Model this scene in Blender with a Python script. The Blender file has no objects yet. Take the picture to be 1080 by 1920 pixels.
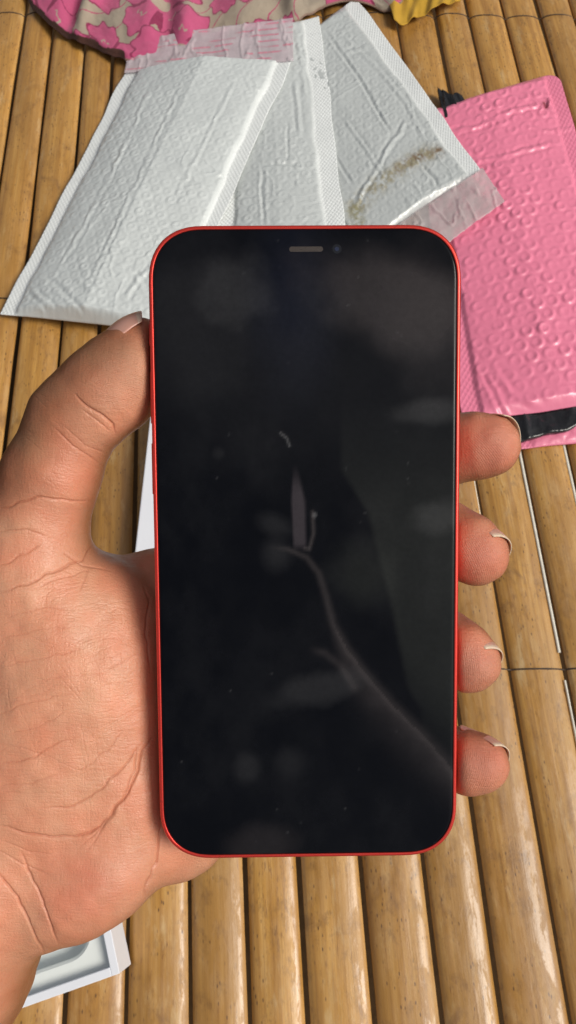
import bpy, bmesh, math, random
import numpy as np
from mathutils import Vector, Matrix

random.seed(4)
RNG = np.random.default_rng(7)
S = bpy.context.scene
COL = S.collection
rad = math.radians

# ------------------------------------------------------------------ camera
F_PX = 1478.0                       # focal length in photograph pixels (1080 x 1920)
TILT = rad(22.5)
CAM_H = 0.527                       # metres above the bamboo
cam_d = bpy.data.cameras.new('camera')
cam = bpy.data.objects.new('camera', cam_d)
COL.objects.link(cam)
cam.location = (0, 0, CAM_H)
cam.rotation_euler = (TILT, 0, 0)
cam_d.sensor_fit = 'VERTICAL'
cam_d.sensor_height = 36.0
cam_d.lens = 36.0 * F_PX / 1920.0
cam_d.clip_start = 0.01
cam_d.clip_end = 60.0
cam_d.dof.use_dof = True
cam_d.dof.focus_distance = 0.187
cam_d.dof.aperture_fstop = (cam_d.lens / 1000.0) / 0.00042
S.camera = cam

# ------------------------------------------------------------------ sky, sun, exposure
SUN_DIR = Vector((0.70, -0.22, 0.74)).normalized()      # towards the light
w = bpy.data.worlds.new('World')
S.world = w
w.use_nodes = True
wn, wl = w.node_tree.nodes, w.node_tree.links
bg = wn['Background']
sky = wn.new('ShaderNodeTexSky')
sky.sky_type = 'NISHITA'
sky.sun_disc = False
sky.sun_elevation = math.asin(SUN_DIR.z)
sky.sun_rotation = math.atan2(SUN_DIR.x, SUN_DIR.y)
sky.dust_density = 4.0
sky.air_density = 1.0
hsv = wn.new('ShaderNodeHueSaturation')
hsv.inputs['Saturation'].default_value = 0.30
wl.new(sky.outputs[0], hsv.inputs['Color'])
wl.new(hsv.outputs[0], bg.inputs['Color'])
bg.inputs['Strength'].default_value = 0.068

sd = bpy.data.lights.new('sun', 'SUN')
sun = bpy.data.objects.new('sun', sd)
COL.objects.link(sun)
sd.energy = 2.1
sd.angle = rad(26)
sd.color = (1.0, 0.94, 0.83)
sun.rotation_euler = SUN_DIR.to_track_quat('Z', 'Y').to_euler()
sun.location = SUN_DIR * 3

S.view_settings.view_transform = 'Standard'
S.view_settings.look = 'None'
S.view_settings.exposure = 0.2
S.view_settings.gamma = 1.0
S.render.engine = 'CYCLES'
S.cycles.max_bounces = 8
S.cycles.transparent_max_bounces = 12

# ------------------------------------------------------------------ camera geometry helpers
CR = np.array([1.0, 0, 0])
CU = np.array([0, math.cos(TILT), math.sin(TILT)])
CF = np.array([0, math.sin(TILT), -math.cos(TILT)])
CC = np.array([0, 0, CAM_H])


def at(px, py, z=0.0):
    """point on the horizontal plane z seen at photograph pixel px, py"""
    d = CR * (px - 540) / F_PX + CU * (960 - py) / F_PX + CF
    k = (z - CAM_H) / d[2]
    return CC + d * k


def cs(px, py, depth):
    """camera-frame metres (x right, y up, z away)"""
    return np.array([(px - 540) * depth / F_PX, (960 - py) * depth / F_PX, depth])


def cam2world(P):
    P = np.asarray(P)
    return CC + P[..., 0:1] * CR + P[..., 1:2] * CU + P[..., 2:3] * CF


def project(W):
    d = np.asarray(W) - CC
    x, y, z = d @ CR, d @ CU, d @ CF
    return 540 + F_PX * x / z, 960 - F_PX * y / z


def seg_dist(px, py, line):
    """distance in pixels from many points to a polyline; also the fraction along it"""
    best = np.full(px.shape, 1e9)
    frac = np.zeros(px.shape)
    n = len(line) - 1
    for i in range(n):
        ax, ay = line[i][:2]
        bx, by = line[i + 1][:2]
        dx, dy = bx - ax, by - ay
        t = np.clip(((px - ax) * dx + (py - ay) * dy) / (dx * dx + dy * dy + 1e-9), 0, 1)
        d = np.hypot(px - ax - t * dx, py - ay - t * dy)
        m = d < best
        best = np.where(m, d, best)
        frac = np.where(m, (i + t) / n, frac)
    return best, frac


_lat = {}


def vnoise(x, y, seed=0):
    """smooth value noise, -1..1"""
    if seed not in _lat:
        _lat[seed] = np.random.default_rng(seed + 100).random((256, 256)) * 2 - 1
    L = _lat[seed]
    xi, yi = np.floor(x).astype(int), np.floor(y).astype(int)
    fx, fy = x - xi, y - yi
    fx = fx * fx * (3 - 2 * fx)
    fy = fy * fy * (3 - 2 * fy)
    g = lambda a, b: L[a % 256, b % 256]
    return (g(xi, yi) * (1 - fx) * (1 - fy) + g(xi + 1, yi) * fx * (1 - fy)
            + g(xi, yi + 1) * (1 - fx) * fy + g(xi + 1, yi + 1) * fx * fy)


def fbm(x, y, seed=0, oct=4):
    s, a = 0, 1.0
    for i in range(oct):
        s = s + a * vnoise(x * 2 ** i, y * 2 ** i, seed + i)
        a *= 0.5
    return s / 1.9


def sstep(a, b, x):
    t = np.clip((x - a) / (b - a), 0, 1)
    return t * t * (3 - 2 * t)


# ------------------------------------------------------------------ object helpers
def link(o, parent=None):
    COL.objects.link(o)
    if parent is not None:
        o.parent = parent
        o.matrix_parent_inverse = parent.matrix_world.inverted()
    return o


def mesh_obj(name, verts, faces, mat, parent=None, smooth=True, uv=None, attrs=None, cols=None, origin=None):
    """verts in world metres; the object's origin is put at 'origin' (default centroid)"""
    V = np.asarray(verts, dtype=float)
    o0 = V.mean(axis=0) if origin is None else np.asarray(origin, dtype=float)
    V = V - o0
    me = bpy.data.meshes.new(name)
    if isinstance(faces, np.ndarray):
        n, k = faces.shape
        me.vertices.add(len(V))
        me.vertices.foreach_set('co', V.astype(np.float32).ravel())
        me.loops.add(n * k)
        me.loops.foreach_set('vertex_index', faces.astype(np.int32).ravel())
        me.polygons.add(n)
        me.polygons.foreach_set('loop_start', np.arange(0, n * k, k, dtype=np.int32))
        me.polygons.foreach_set('loop_total', np.full(n, k, dtype=np.int32))
        me.update(calc_edges=True)
    else:
        me.from_pydata([tuple(v) for v in V], [], faces)
    me.validate()
    if smooth:
        me.polygons.foreach_set('use_smooth', np.ones(len(me.polygons), dtype=bool))
    if uv is not None:
        lay = me.uv_layers.new(name='UVMap')
        vi = np.empty(len(me.loops), dtype=np.int32)
        me.loops.foreach_get('vertex_index', vi)
        lay.data.foreach_set('uv', np.asarray(uv, dtype=np.float32)[vi].ravel())
    for k, a in (attrs or {}).items():
        at_ = me.attributes.new(k, 'FLOAT', 'POINT')
        at_.data.foreach_set('value', np.asarray(a, dtype=np.float32))
    for k, c in (cols or {}).items():
        at_ = me.attributes.new(k, 'FLOAT_COLOR', 'POINT')
        c = np.asarray(c, dtype=np.float32)
        if c.shape[1] == 3:
            c = np.hstack([c, np.ones((len(c), 1), np.float32)])
        at_.data.foreach_set('color', c.ravel())
    me.materials.append(mat)
    me.update()
    o = bpy.data.objects.new(name, me)
    o.location = o0
    if parent is not None:
        o.location = Vector(o0) - parent.location
        COL.objects.link(o)
        o.parent = parent
    else:
        COL.objects.link(o)
    return o


def empty(name, loc):
    o = bpy.data.objects.new(name, None)
    o.empty_display_size = 0.01
    o.location = Vector(loc)
    COL.objects.link(o)
    return o


def tag(o, label, cat, group=None):
    o['label'] = label
    o['category'] = cat
    if group:
        o['group'] = group
    return o


def grid_faces(nu, nv, off=0, flip=False):
    i, j = np.meshgrid(np.arange(nu - 1), np.arange(nv - 1), indexing='ij')
    a = (i * nv + j).ravel() + off
    f = np.stack([a, a + nv, a + nv + 1, a + 1], axis=1)
    return f[:, ::-1] if flip else f


def sheet_closed(top, bot, nu, nv):
    """closed shell from two nu*nv grids of points"""
    V = np.vstack([top.reshape(-1, 3), bot.reshape(-1, 3)])
    N = nu * nv
    fs = [grid_faces(nu, nv), grid_faces(nu, nv, N, True)]
    idx = np.arange(N).reshape(nu, nv)
    for e in (idx[:, 0], idx[::-1, -1], idx[-1, :], idx[0, ::-1]):
        a, b = e[:-1], e[1:]
        fs.append(np.stack([a, a + N, b + N, b][::-1], axis=1)[:, ::-1])
    return V, np.vstack(fs)


def fix_normals(o):
    bm = bmesh.new()
    bm.from_mesh(o.data)
    bmesh.ops.recalc_face_normals(bm, faces=bm.faces)
    bm.to_mesh(o.data)
    bm.free()


# ------------------------------------------------------------------ material helpers
class M:
    def __init__(self, name):
        self.m = bpy.data.materials.new(name)
        self.m.use_nodes = True
        self.n = self.m.node_tree.nodes
        self.l = self.m.node_tree.links
        self.b = self.n['Principled BSDF']

    def set(self, **k):
        for a, v in k.items():
            key = {'base': 'Base Color', 'rough': 'Roughness', 'metal': 'Metallic', 'spec': 'Specular IOR Level',
                   'coat': 'Coat Weight', 'coatr': 'Coat Roughness', 'sss': 'Subsurface Weight',
                   'ssr': 'Subsurface Radius', 'sscale': 'Subsurface Scale', 'alpha': 'Alpha', 'ior': 'IOR',
                   'sheen': 'Sheen Weight', 'trans': 'Transmission Weight', 'normal': 'Normal'}[a]
            s = self.b.inputs[key]
            if isinstance(v, bpy.types.NodeSocket):
                self.l.new(v, s)
            else:
                if key == 'Base Color' and len(v) == 3:
                    v = (*v, 1)
                s.default_value = v
        return self

    def node(self, t, **k):
        nd = self.n.new('ShaderNode' + t)
        ins = k.pop('ins', {})
        for a, v in k.items():
            setattr(nd, a, v)
        for a, v in ins.items():
            s = nd.inputs[a]
            if isinstance(v, bpy.types.NodeSocket):
                self.l.new(v, s)
            else:
                s.default_value = v
        return nd

    def uv(self):
        return self.node('UVMap').outputs[0]

    def obj(self):
        return self.node('TexCoord').outputs['Object']

    def attr(self, name, out='Fac'):
        return self.node('Attribute', attribute_name=name).outputs[out]

    def mapping(self, vec, scale=(1, 1, 1), loc=(0, 0, 0), rot=(0, 0, 0)):
        return self.node('Mapping', ins={'Vector': vec, 'Scale': scale, 'Location': loc, 'Rotation': rot}).outputs[0]

    def noise(self, vec, scale, detail=3, rough=0.5, out='Fac', dist=0.0):
        return self.node('TexNoise', ins={'Vector': vec, 'Scale': scale, 'Detail': detail, 'Roughness': rough,
                                          'Distortion': dist}).outputs[out]

    def voro(self, vec, scale, feature='F1', rnd=1.0, out='Distance', dim='3D'):
        return self.node('TexVoronoi', feature=feature, voronoi_dimensions=dim,
                         ins={'Vector': vec, 'Scale': scale, 'Randomness': rnd}).outputs[out]

    def ramp(self, fac, stops, interp='LINEAR'):
        r = self.node('ValToRGB', ins={'Fac': fac})
        r.color_ramp.interpolation = interp
        e = r.color_ramp.elements
        while len(e) < len(stops):
            e.new(0.5)
        for i, (p, c) in enumerate(stops):
            e[i].position = p
            e[i].color = (*c, 1) if hasattr(c, '__len__') else (c, c, c, 1)
        return r.outputs[0]

    def mix(self, fac, a, b, blend='MIX'):
        nd = self.n.new('ShaderNodeMix')
        nd.data_type = 'RGBA'
        nd.blend_type = blend
        for s, v in ((nd.inputs[0], fac), (nd.inputs[6], a), (nd.inputs[7], b)):
            if isinstance(v, bpy.types.NodeSocket):
                self.l.new(v, s)
            else:
                s.default_value = (*v, 1) if hasattr(v, '__len__') and len(v) == 3 else v
        return nd.outputs[2]

    def math(self, op, a, b=0.0, c=0.0):
        nd = self.n.new('ShaderNodeMath')
        nd.operation = op
        for i, v in enumerate((a, b, c)):
            if isinstance(v, bpy.types.NodeSocket):
                self.l.new(v, nd.inputs[i])
            else:
                nd.inputs[i].default_value = v
        return nd.outputs[0]

    def bump(self, h, dist, strength=1.0, normal=None):
        ins = {'Height': h, 'Distance': dist, 'Strength': strength}
        if normal is not None:
            ins['Normal'] = normal
        return self.node('Bump', ins=ins).outputs[0]


# ---- bamboo
def mat_bamboo():
    m = M('bamboo')
    uv = m.uv()
    rnd = m.node('ObjectInfo').outputs['Random']
    off = m.node('CombineXYZ', ins={'X': m.math('MULTIPLY', rnd, 3.7), 'Y': m.math('MULTIPLY', rnd, 9.1), 'Z': rnd}).outputs[0]
    p = m.node('VectorMath', operation='ADD', ins={0: uv, 1: off}).outputs[0]
    streak = m.noise(m.mapping(p, (260, 9, 1)), 1.0, 4, 0.6)
    broad = m.noise(m.mapping(p, (28, 7, 1)), 1.0, 3, 0.55)
    base = m.ramp(streak, [(0.25, (0.35, 0.160, 0.030)), (0.5, (0.57, 0.300, 0.066)), (0.75, (0.72, 0.430, 0.130))])
    base = m.mix(m.ramp(broad, [(0.35, 0.0), (0.7, 0.75)]), base, (0.37, 0.195, 0.050))
    # tone differs from slat to slat
    tone = m.ramp(rnd, [(0.0, (0.76, 0.70, 0.63)), (0.5, (1.0, 0.97, 0.92)), (1.0, (0.86, 0.82, 0.74))])
    base = m.mix(1.0, base, tone, 'MULTIPLY')
    # worn pale areas of the skin
    worn = m.noise(m.mapping(p, (120, 34, 1)), 1.0, 6, 0.70)
    base = m.mix(m.ramp(worn, [(0.57, 0.0), (0.63, 0.22)]), base, (0.62, 0.43, 0.20))
    fib = m.noise(m.mapping(p, (900, 22, 1)), 1.0, 3, 0.6)
    base = m.mix(m.ramp(fib, [(0.4, 0.0), (0.72, 0.45)]), base, (0.30, 0.150, 0.040))
    # specks and scratches
    sp = m.voro(m.mapping(p, (420, 150, 1)), 1.0, rnd=1.0)
    spn = m.noise(m.mapping(p, (45, 18, 1)), 1.0, 2)
    spm = m.math('MULTIPLY', m.ramp(sp, [(0.10, 1.0), (0.22, 0.0)]), m.ramp(spn, [(0.46, 0.0), (0.56, 0.9)]))
    base = m.mix(spm, base, (0.11, 0.050, 0.015))
    blot = m.noise(m.mapping(p, (110, 60, 1)), 1.0, 5, 0.7)
    base = m.mix(m.ramp(blot, [(0.56, 0.0), (0.72, 0.65)]), base, (0.20, 0.095, 0.026))
    st = m.noise(m.mapping(p, (38, 26, 1)), 1.0, 6, 0.72, dist=0.6)
    base = m.mix(m.ramp(st, [(0.56, 0.0), (0.70, 0.55)]), base, (0.17, 0.075, 0.020))
    base = m.mix(m.ramp(m.noise(m.mapping(p, (60, 14, 1), (3, 3, 3)), 1.0, 5, 0.7), [(0.60, 0.0), (0.72, 0.5)]), base, (0.66, 0.50, 0.27))
    fl = m.noise(m.mapping(p, (620, 130, 1), (7, 1, 0)), 1.0, 2, 0.6)
    flm = m.math('MULTIPLY', m.ramp(fl, [(0.60, 0.0), (0.70, 0.6)]), m.ramp(m.noise(m.mapping(p, (50, 25, 1), (1, 9, 0)), 1.0, 3), [(0.38, 0.0), (0.6, 1.0)]))
    base = m.mix(flm, base, (0.20, 0.085, 0.022))
    rough = m.ramp(worn, [(0.47, 0.34), (0.53, 0.62)])
    rough2 = m.mix(0.35, rough, m.ramp(streak, [(0.3, 0.25), (0.7, 0.6)]))
    b1 = m.bump(streak, 0.00035, 0.6)
    b2 = m.bump(blot, 0.0005, 0.5, b1)
    m.set(base=base, rough=rough2, spec=0.75, normal=b2, coat=0.35, coatr=rough)
    return m.m


def mat_plain(name, base, rough=0.6, spec=0.5, metal=0.0, bump=None, noise_amt=0.12, nscale=60):
    m = M(name)
    n = m.noise(m.obj(), nscale, 4)
    dark = tuple(c * (1 - 2 * noise_amt) for c in base)
    m.set(base=m.mix(n, dark, tuple(min(1, c * (1 + noise_amt)) for c in base)), rough=rough, spec=spec, metal=metal)
    if bump:
        m.set(normal=m.bump(m.noise(m.obj(), bump[0], 4), bump[1]))
    return m.m


def mat_film(name, tint, rough=0.33, fine=0.0002, seamscale=420, bodydark=1.0):
    """bubble mailer film: colour comes from the 'tint' attribute times the film colour"""
    m = M(name)
    uv = m.uv()
    c = m.attr('stain', 'Color')
    n = m.noise(uv, 55, 4, 0.6)
    basec = m.mix(n, tuple(v * 0.92 for v in tint), tuple(min(1, v * 1.04) for v in tint))
    seam = m.attr('seam')
    if bodydark < 1:
        basec = m.mix(seam, m.mix(1.0, basec, (bodydark, bodydark * 1.02, bodydark * 1.02), 'MULTIPLY'), basec)
    base = m.mix(1.0, basec, c, 'MULTIPLY')
    # diamond embossing of the welded seam, fine crinkle elsewhere
    v = m.voro(m.mapping(uv, (1, 0.75, 1), rot=(0, 0, rad(45))), seamscale, rnd=0.0, dim='2D')
    dia = m.math('MULTIPLY', m.ramp(v, [(0.15, 1.0), (0.6, 0.0)]), seam)
    cr = m.noise(uv, 200, 4, 0.55, dist=0.8)
    b1 = m.bump(dia, 0.0005, 0.6)
    b2 = m.bump(cr, fine, 0.9, b1)
    rr = m.ramp(m.noise(uv, 120, 3), [(0.3, rough - 0.08), (0.7, rough + 0.12)])
    m.set(base=base, rough=rr, spec=0.6, normal=b2)
    m.set(coat=0.3, coatr=0.22)
    return m.m


def mat_skin():
    m = M('skin')
    o = m.obj()
    tone = m.attr('tone', 'Color')
    mott = m.noise(o, 140, 4, 0.6)
    base = m.mix(m.ramp(mott, [(0.3, 0.0), (0.75, 0.55)]), tone, m.mix(1.0, tone, (0.98, 0.80, 0.74), 'MULTIPLY'))
    l1 = m.noise(m.mapping(o, (260, 1900, 900), rot=(0, 0, rad(-14))), 1.0, 3, 0.6)
    l2 = m.noise(m.mapping(o, (1700, 300, 900), rot=(0, 0, rad(12))), 1.0, 3, 0.6)
    fine = m.voro(m.mapping(o, (0.8, 1.0, 1.0), rot=(0, 0, rad(24))), 1300, feature='DISTANCE_TO_EDGE')
    fh = m.ramp(fine, [(0.0, 0.0), (0.15, 1.0)])
    pores = m.noise(o, 3000, 2)
    rings = m.node('TexWave', wave_type='RINGS', rings_direction='SPHERICAL', ins={'Vector': m.mapping(o, (1, 1.3, 1), loc=(0.012, 0, 0)), 'Scale': 640, 'Distortion': 2.0, 'Detail': 1.0, 'Detail Scale': 60}).outputs['Fac']
    ridge = m.math('MULTIPLY', m.attr('ridge'), rings)
    b = m.bump(l1, 0.00030, 0.55)
    b = m.bump(l2, 0.00022, 0.45, b)
    b = m.bump(fh, 0.00005, 0.5, b)
    b = m.bump(pores, 0.00006, 0.5, b)
    b = m.bump(ridge, 0.00008, 0.6, b)
    rough = m.ramp(m.noise(o, 300, 3), [(0.3, 0.34), (0.7, 0.50)])
    m.set(base=base, rough=rough, spec=0.5, normal=b, sss=0.15, ssr=(1.0, 0.35, 0.18), sscale=0.0035)
    return m.m


def mat_glass():
    """switched-off display glass; finger smudges and painted reflections share one colour attribute"""
    m = M('display_glass')
    sm = m.attr('smudge_refl', 'Color')
    sm1 = m.attr('smudge_refl')
    o = m.obj()
    grit = m.noise(o, 900, 3)
    base = m.mix(1.0, sm, m.ramp(grit, [(0.2, 0.85), (0.8, 1.1)]), 'MULTIPLY')
    m.set(base=base, rough=m.ramp(sm1, [(0.0, 0.06), (0.03, 0.30)]), spec=0.16)
    return m.m


def mat_red():
    m = M('red_aluminium')
    o = m.obj()
    g = m.noise(o, 6000, 2)
    m.set(base=(0.78, 0.060, 0.045), rough=m.ramp(g, [(0.3, 0.26), (0.7, 0.36)]), metal=0.6, spec=0.5,
          normal=m.bump(g, 0.00002, 0.4))
    return m.m


MB = mat_bamboo()
MFLOOR = mat_plain('dark_underside', (0.055, 0.030, 0.013), 0.9, 0.1, bump=(80, 0.002))
MWIRE = mat_plain('dark_wire', (0.070, 0.045, 0.030), 0.55, 0.4, nscale=300)
MWHITEF = mat_film('white_film', (0.80, 0.83, 0.83), rough=0.30, bodydark=0.76)
MPINKF = mat_film('pink_film', (0.84, 0.225, 0.355), rough=0.36, seamscale=300)
MSKIN = mat_skin()
MGLASS = mat_glass()
MRED = mat_red()
MREDD = mat_plain('antenna_band', (0.30, 0.012, 0.014), 0.5, 0.4, nscale=900)
MGRILLE = mat_plain('earpiece_mesh', (0.045, 0.034, 0.030), 0.5, 0.5, metal=0.3, bump=(9000, 0.0001), nscale=4000)

# ------------------------------------------------------------------ the bamboo bench
floor = mesh_obj('floor', [(-3, -3, -0.45), (3, -3, -0.45), (3, 3, -0.45), (-3, 3, -0.45)], [(0, 1, 2, 3)], MFLOOR, smooth=False,
                 origin=(0, 0, -0.45))
floor['kind'] = 'structure'

bench = empty('bamboo_bench', (0, 0.1, -0.012))
tag(bench, 'long golden bamboo slats tied side by side under the packages', 'bamboo bench')

GAPS = [(-190, -720), (-130, -600), (-70, -482), (-10, -365), (48, -245), (102, -122), (165, 0), (214, 117), (268, 233), (336, 356), (402, 468),
        (468, 577), (535, 703), (603, 831), (672, 945), (738, 1073), (812, 1196), (874, 1312), (942, 1432), (1007, 1556), (1070, 1676), (1132, 1795)]
Y_TOP = at(540, -420)[1]
Y_BOT = at(540, 2500)[1]


def gap_x(g, y):
    a, b = at(g[0], 0), at(g[1], 1920)
    t = (y - a[1]) / (b[1] - a[1])
    return a[0] + (b[0] - a[0]) * t


WIRE_Y = [at(700, 26)[1], at(700, 556)[1], at(700, 1252)[1]]


def slat_h(c, half):
    """height of the rounded slat top at offset c from its middle"""
    q = np.clip(np.abs(c) / half, 0, 1)
    return -0.0032 * q ** 2.4 - 0.0012 * sstep(0.88, 1.0, q)


for k in range(len(GAPS) - 1):
    NL, NP = 90, 17
    ys = np.linspace(Y_BOT, Y_TOP, NL)
    xl = gap_x(GAPS[k], ys) + 0.0015 + 0.0005 * vnoise(ys * 9, ys * 0 + k * 3.3, 1)
    xr = gap_x(GAPS[k + 1], ys) - 0.0012 + 0.0005 * vnoise(ys * 9, ys * 0 + k * 3.3 + 50, 2)
    prof = np.sin(np.linspace(-1, 1, NP) * math.pi / 2)
    mid, half = (xl + xr) / 2, (xr - xl) / 2
    dz = 0.0008 * math.sin(k * 2.4) + 0.0009 * vnoise(ys * 5, ys * 0 + k * 1.7, 5)
    X = mid[:, None] + half[:, None] * prof[None, :]
    node = np.zeros(NL)
    for wy in WIRE_Y:                       # the slat is notched a little where the wire holds it
        node += -0.0006 * np.exp(-((ys - wy) / 0.004) ** 2)
    Z = slat_h(prof, 1.0)[None, :] + dz[:, None] + node[:, None] + 0.00025 * vnoise(X * 260, ys[:, None] * 20 + X * 0, 9)
    Yg = np.repeat(ys[:, None], NP, 1)
    top = np.stack([X, Yg, Z], -1)
    bot = top.copy()
    bot[:, :, 2] = -0.0115 + dz[:, None] - 0.001 * (1 - prof[None, :] ** 2)
    bot[:, :, 0] = mid[:, None] + half[:, None] * 0.86 * prof[None, :]
    V, Fc = sheet_closed(top, bot, NL, NP)
    uvx = np.repeat((prof * half.mean())[None, :], NL, 0)
    uvs = np.stack([uvx, Yg], -1).reshape(-1, 2)
    o = mesh_obj('slat', V, Fc, MB, bench, uv=np.vstack([uvs, uvs + 0.5]))

# tie wires that run across the slats
for wi, wy in enumerate(WIRE_Y):
    pts = []
    xs = np.linspace(-0.46, 0.5, 520)
    for x in xs:
        yy = wy + 0.0012 * math.sin(x * 17 + wi) + 0.004 * x * (1 if wi else -1)
        # find the slat under x
        z = -0.0040
        for k in range(len(GAPS) - 1):
            l, r = gap_x(GAPS[k], yy), gap_x(GAPS[k + 1], yy)
            if l <= x <= r:
                z = float(slat_h(np.array((x - (l + r) / 2)), (r - l) / 2 - 0.0012)) + 0.0008 * math.sin(k * 2.4) \
                    + 0.0009 * float(vnoise(np.array(yy * 5), np.array(k * 1.7), 5))
                break
        pts.append((x, yy, z + 0.0000))
    pts = np.array(pts)
    R, NS = 0.00062, 6
    V = []
    for p in pts:
        for s in range(NS):
            a = 2 * math.pi * s / NS
            V.append((p[0], p[1] + R * math.cos(a), p[2] + R * math.sin(a)))
    Fc = []
    for i in range(len(pts) - 1):
        for s in range(NS):
            Fc.append((i * NS + s, i * NS + (s + 1) % NS, (i + 1) * NS + (s + 1) % NS, (i + 1) * NS + s))
    mesh_obj('tie_wire', V, Fc, MWIRE, bench)

# glints on the slat edges at the right, built as thin pale strips
MGLINT = mat_plain('pale_glint', (0.80, 0.76, 0.66), 0.4, 0.5, nscale=200)
for (gi, yt, yb, wd) in ((16, 700, 1222, 0.0011), (16, 1274, 1500, 0.0008), (17, 700, 960, 0.0011), (15, 870, 1010, 0.0007)):
    y0, y1 = at(700, yb)[1], at(700, yt)[1]
    ys = np.linspace(y0, y1, 40)
    V, NS = [], 6
    for y in ys:
        x = gap_x(GAPS[gi], y) - 0.0019
        for s in range(NS):
            a = 2 * math.pi * s / NS
            V.append((x + wd * math.cos(a), y, -0.0028 + 0.0007 * math.sin(a)))
    Fc = [(i * NS + s, i * NS + (s + 1) % NS, (i + 1) * NS + (s + 1) % NS, (i + 1) * NS + s) for i in range(39) for s in range(NS)]
    mesh_obj('glint_strip', V, Fc, MGLINT, bench)


# ------------------------------------------------------------------ bubble mailers
def bubbles(s, t, pitch, seed, amp=0.0008, ring=0.6, rimw=0.55, rr=0.38):
    """raised round bubbles on a hexagonal lattice with a dimple, uneven from one to the next"""
    row = t / (pitch * 0.866)
    best = np.full(s.shape, 9.0)
    idv = np.zeros(s.shape)
    jx = np.zeros(s.shape)
    jy = np.zeros(s.shape)
    for dr in (-1, 0, 1):
        r = np.round(row) + dr
        q = np.round(s / pitch - 0.5 * (r % 2))
        for dq in (-1, 0, 1):
            qq = q + dq
            cx = (qq + 0.5 * (r % 2)) * pitch
            cy = r * pitch * 0.866
            h1 = np.modf(np.abs(np.sin(qq * 12.9898 + r * 78.233 + seed) * 43758.5453))[0]
            d = np.hypot(s - cx, t - cy) / pitch
            m = d < best
            best = np.where(m, d, best)
            idv = np.where(m, h1, idv)
            jx = np.where(m, (s - cx) / pitch, jx)
            jy = np.where(m, (t - cy) / pitch, jy)
    a = 0.55 + 0.75 * idv
    ang = idv * 6.28
    dome = np.exp(-(best / rr) ** 6)
    dim = np.exp(-(((jx - 0.10 * np.cos(ang)) ** 2 + (jy - 0.10 * np.sin(ang)) ** 2) / (rr * rimw) ** 2) ** 1.8)
    return amp * a * (dome - ring * dim)


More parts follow.
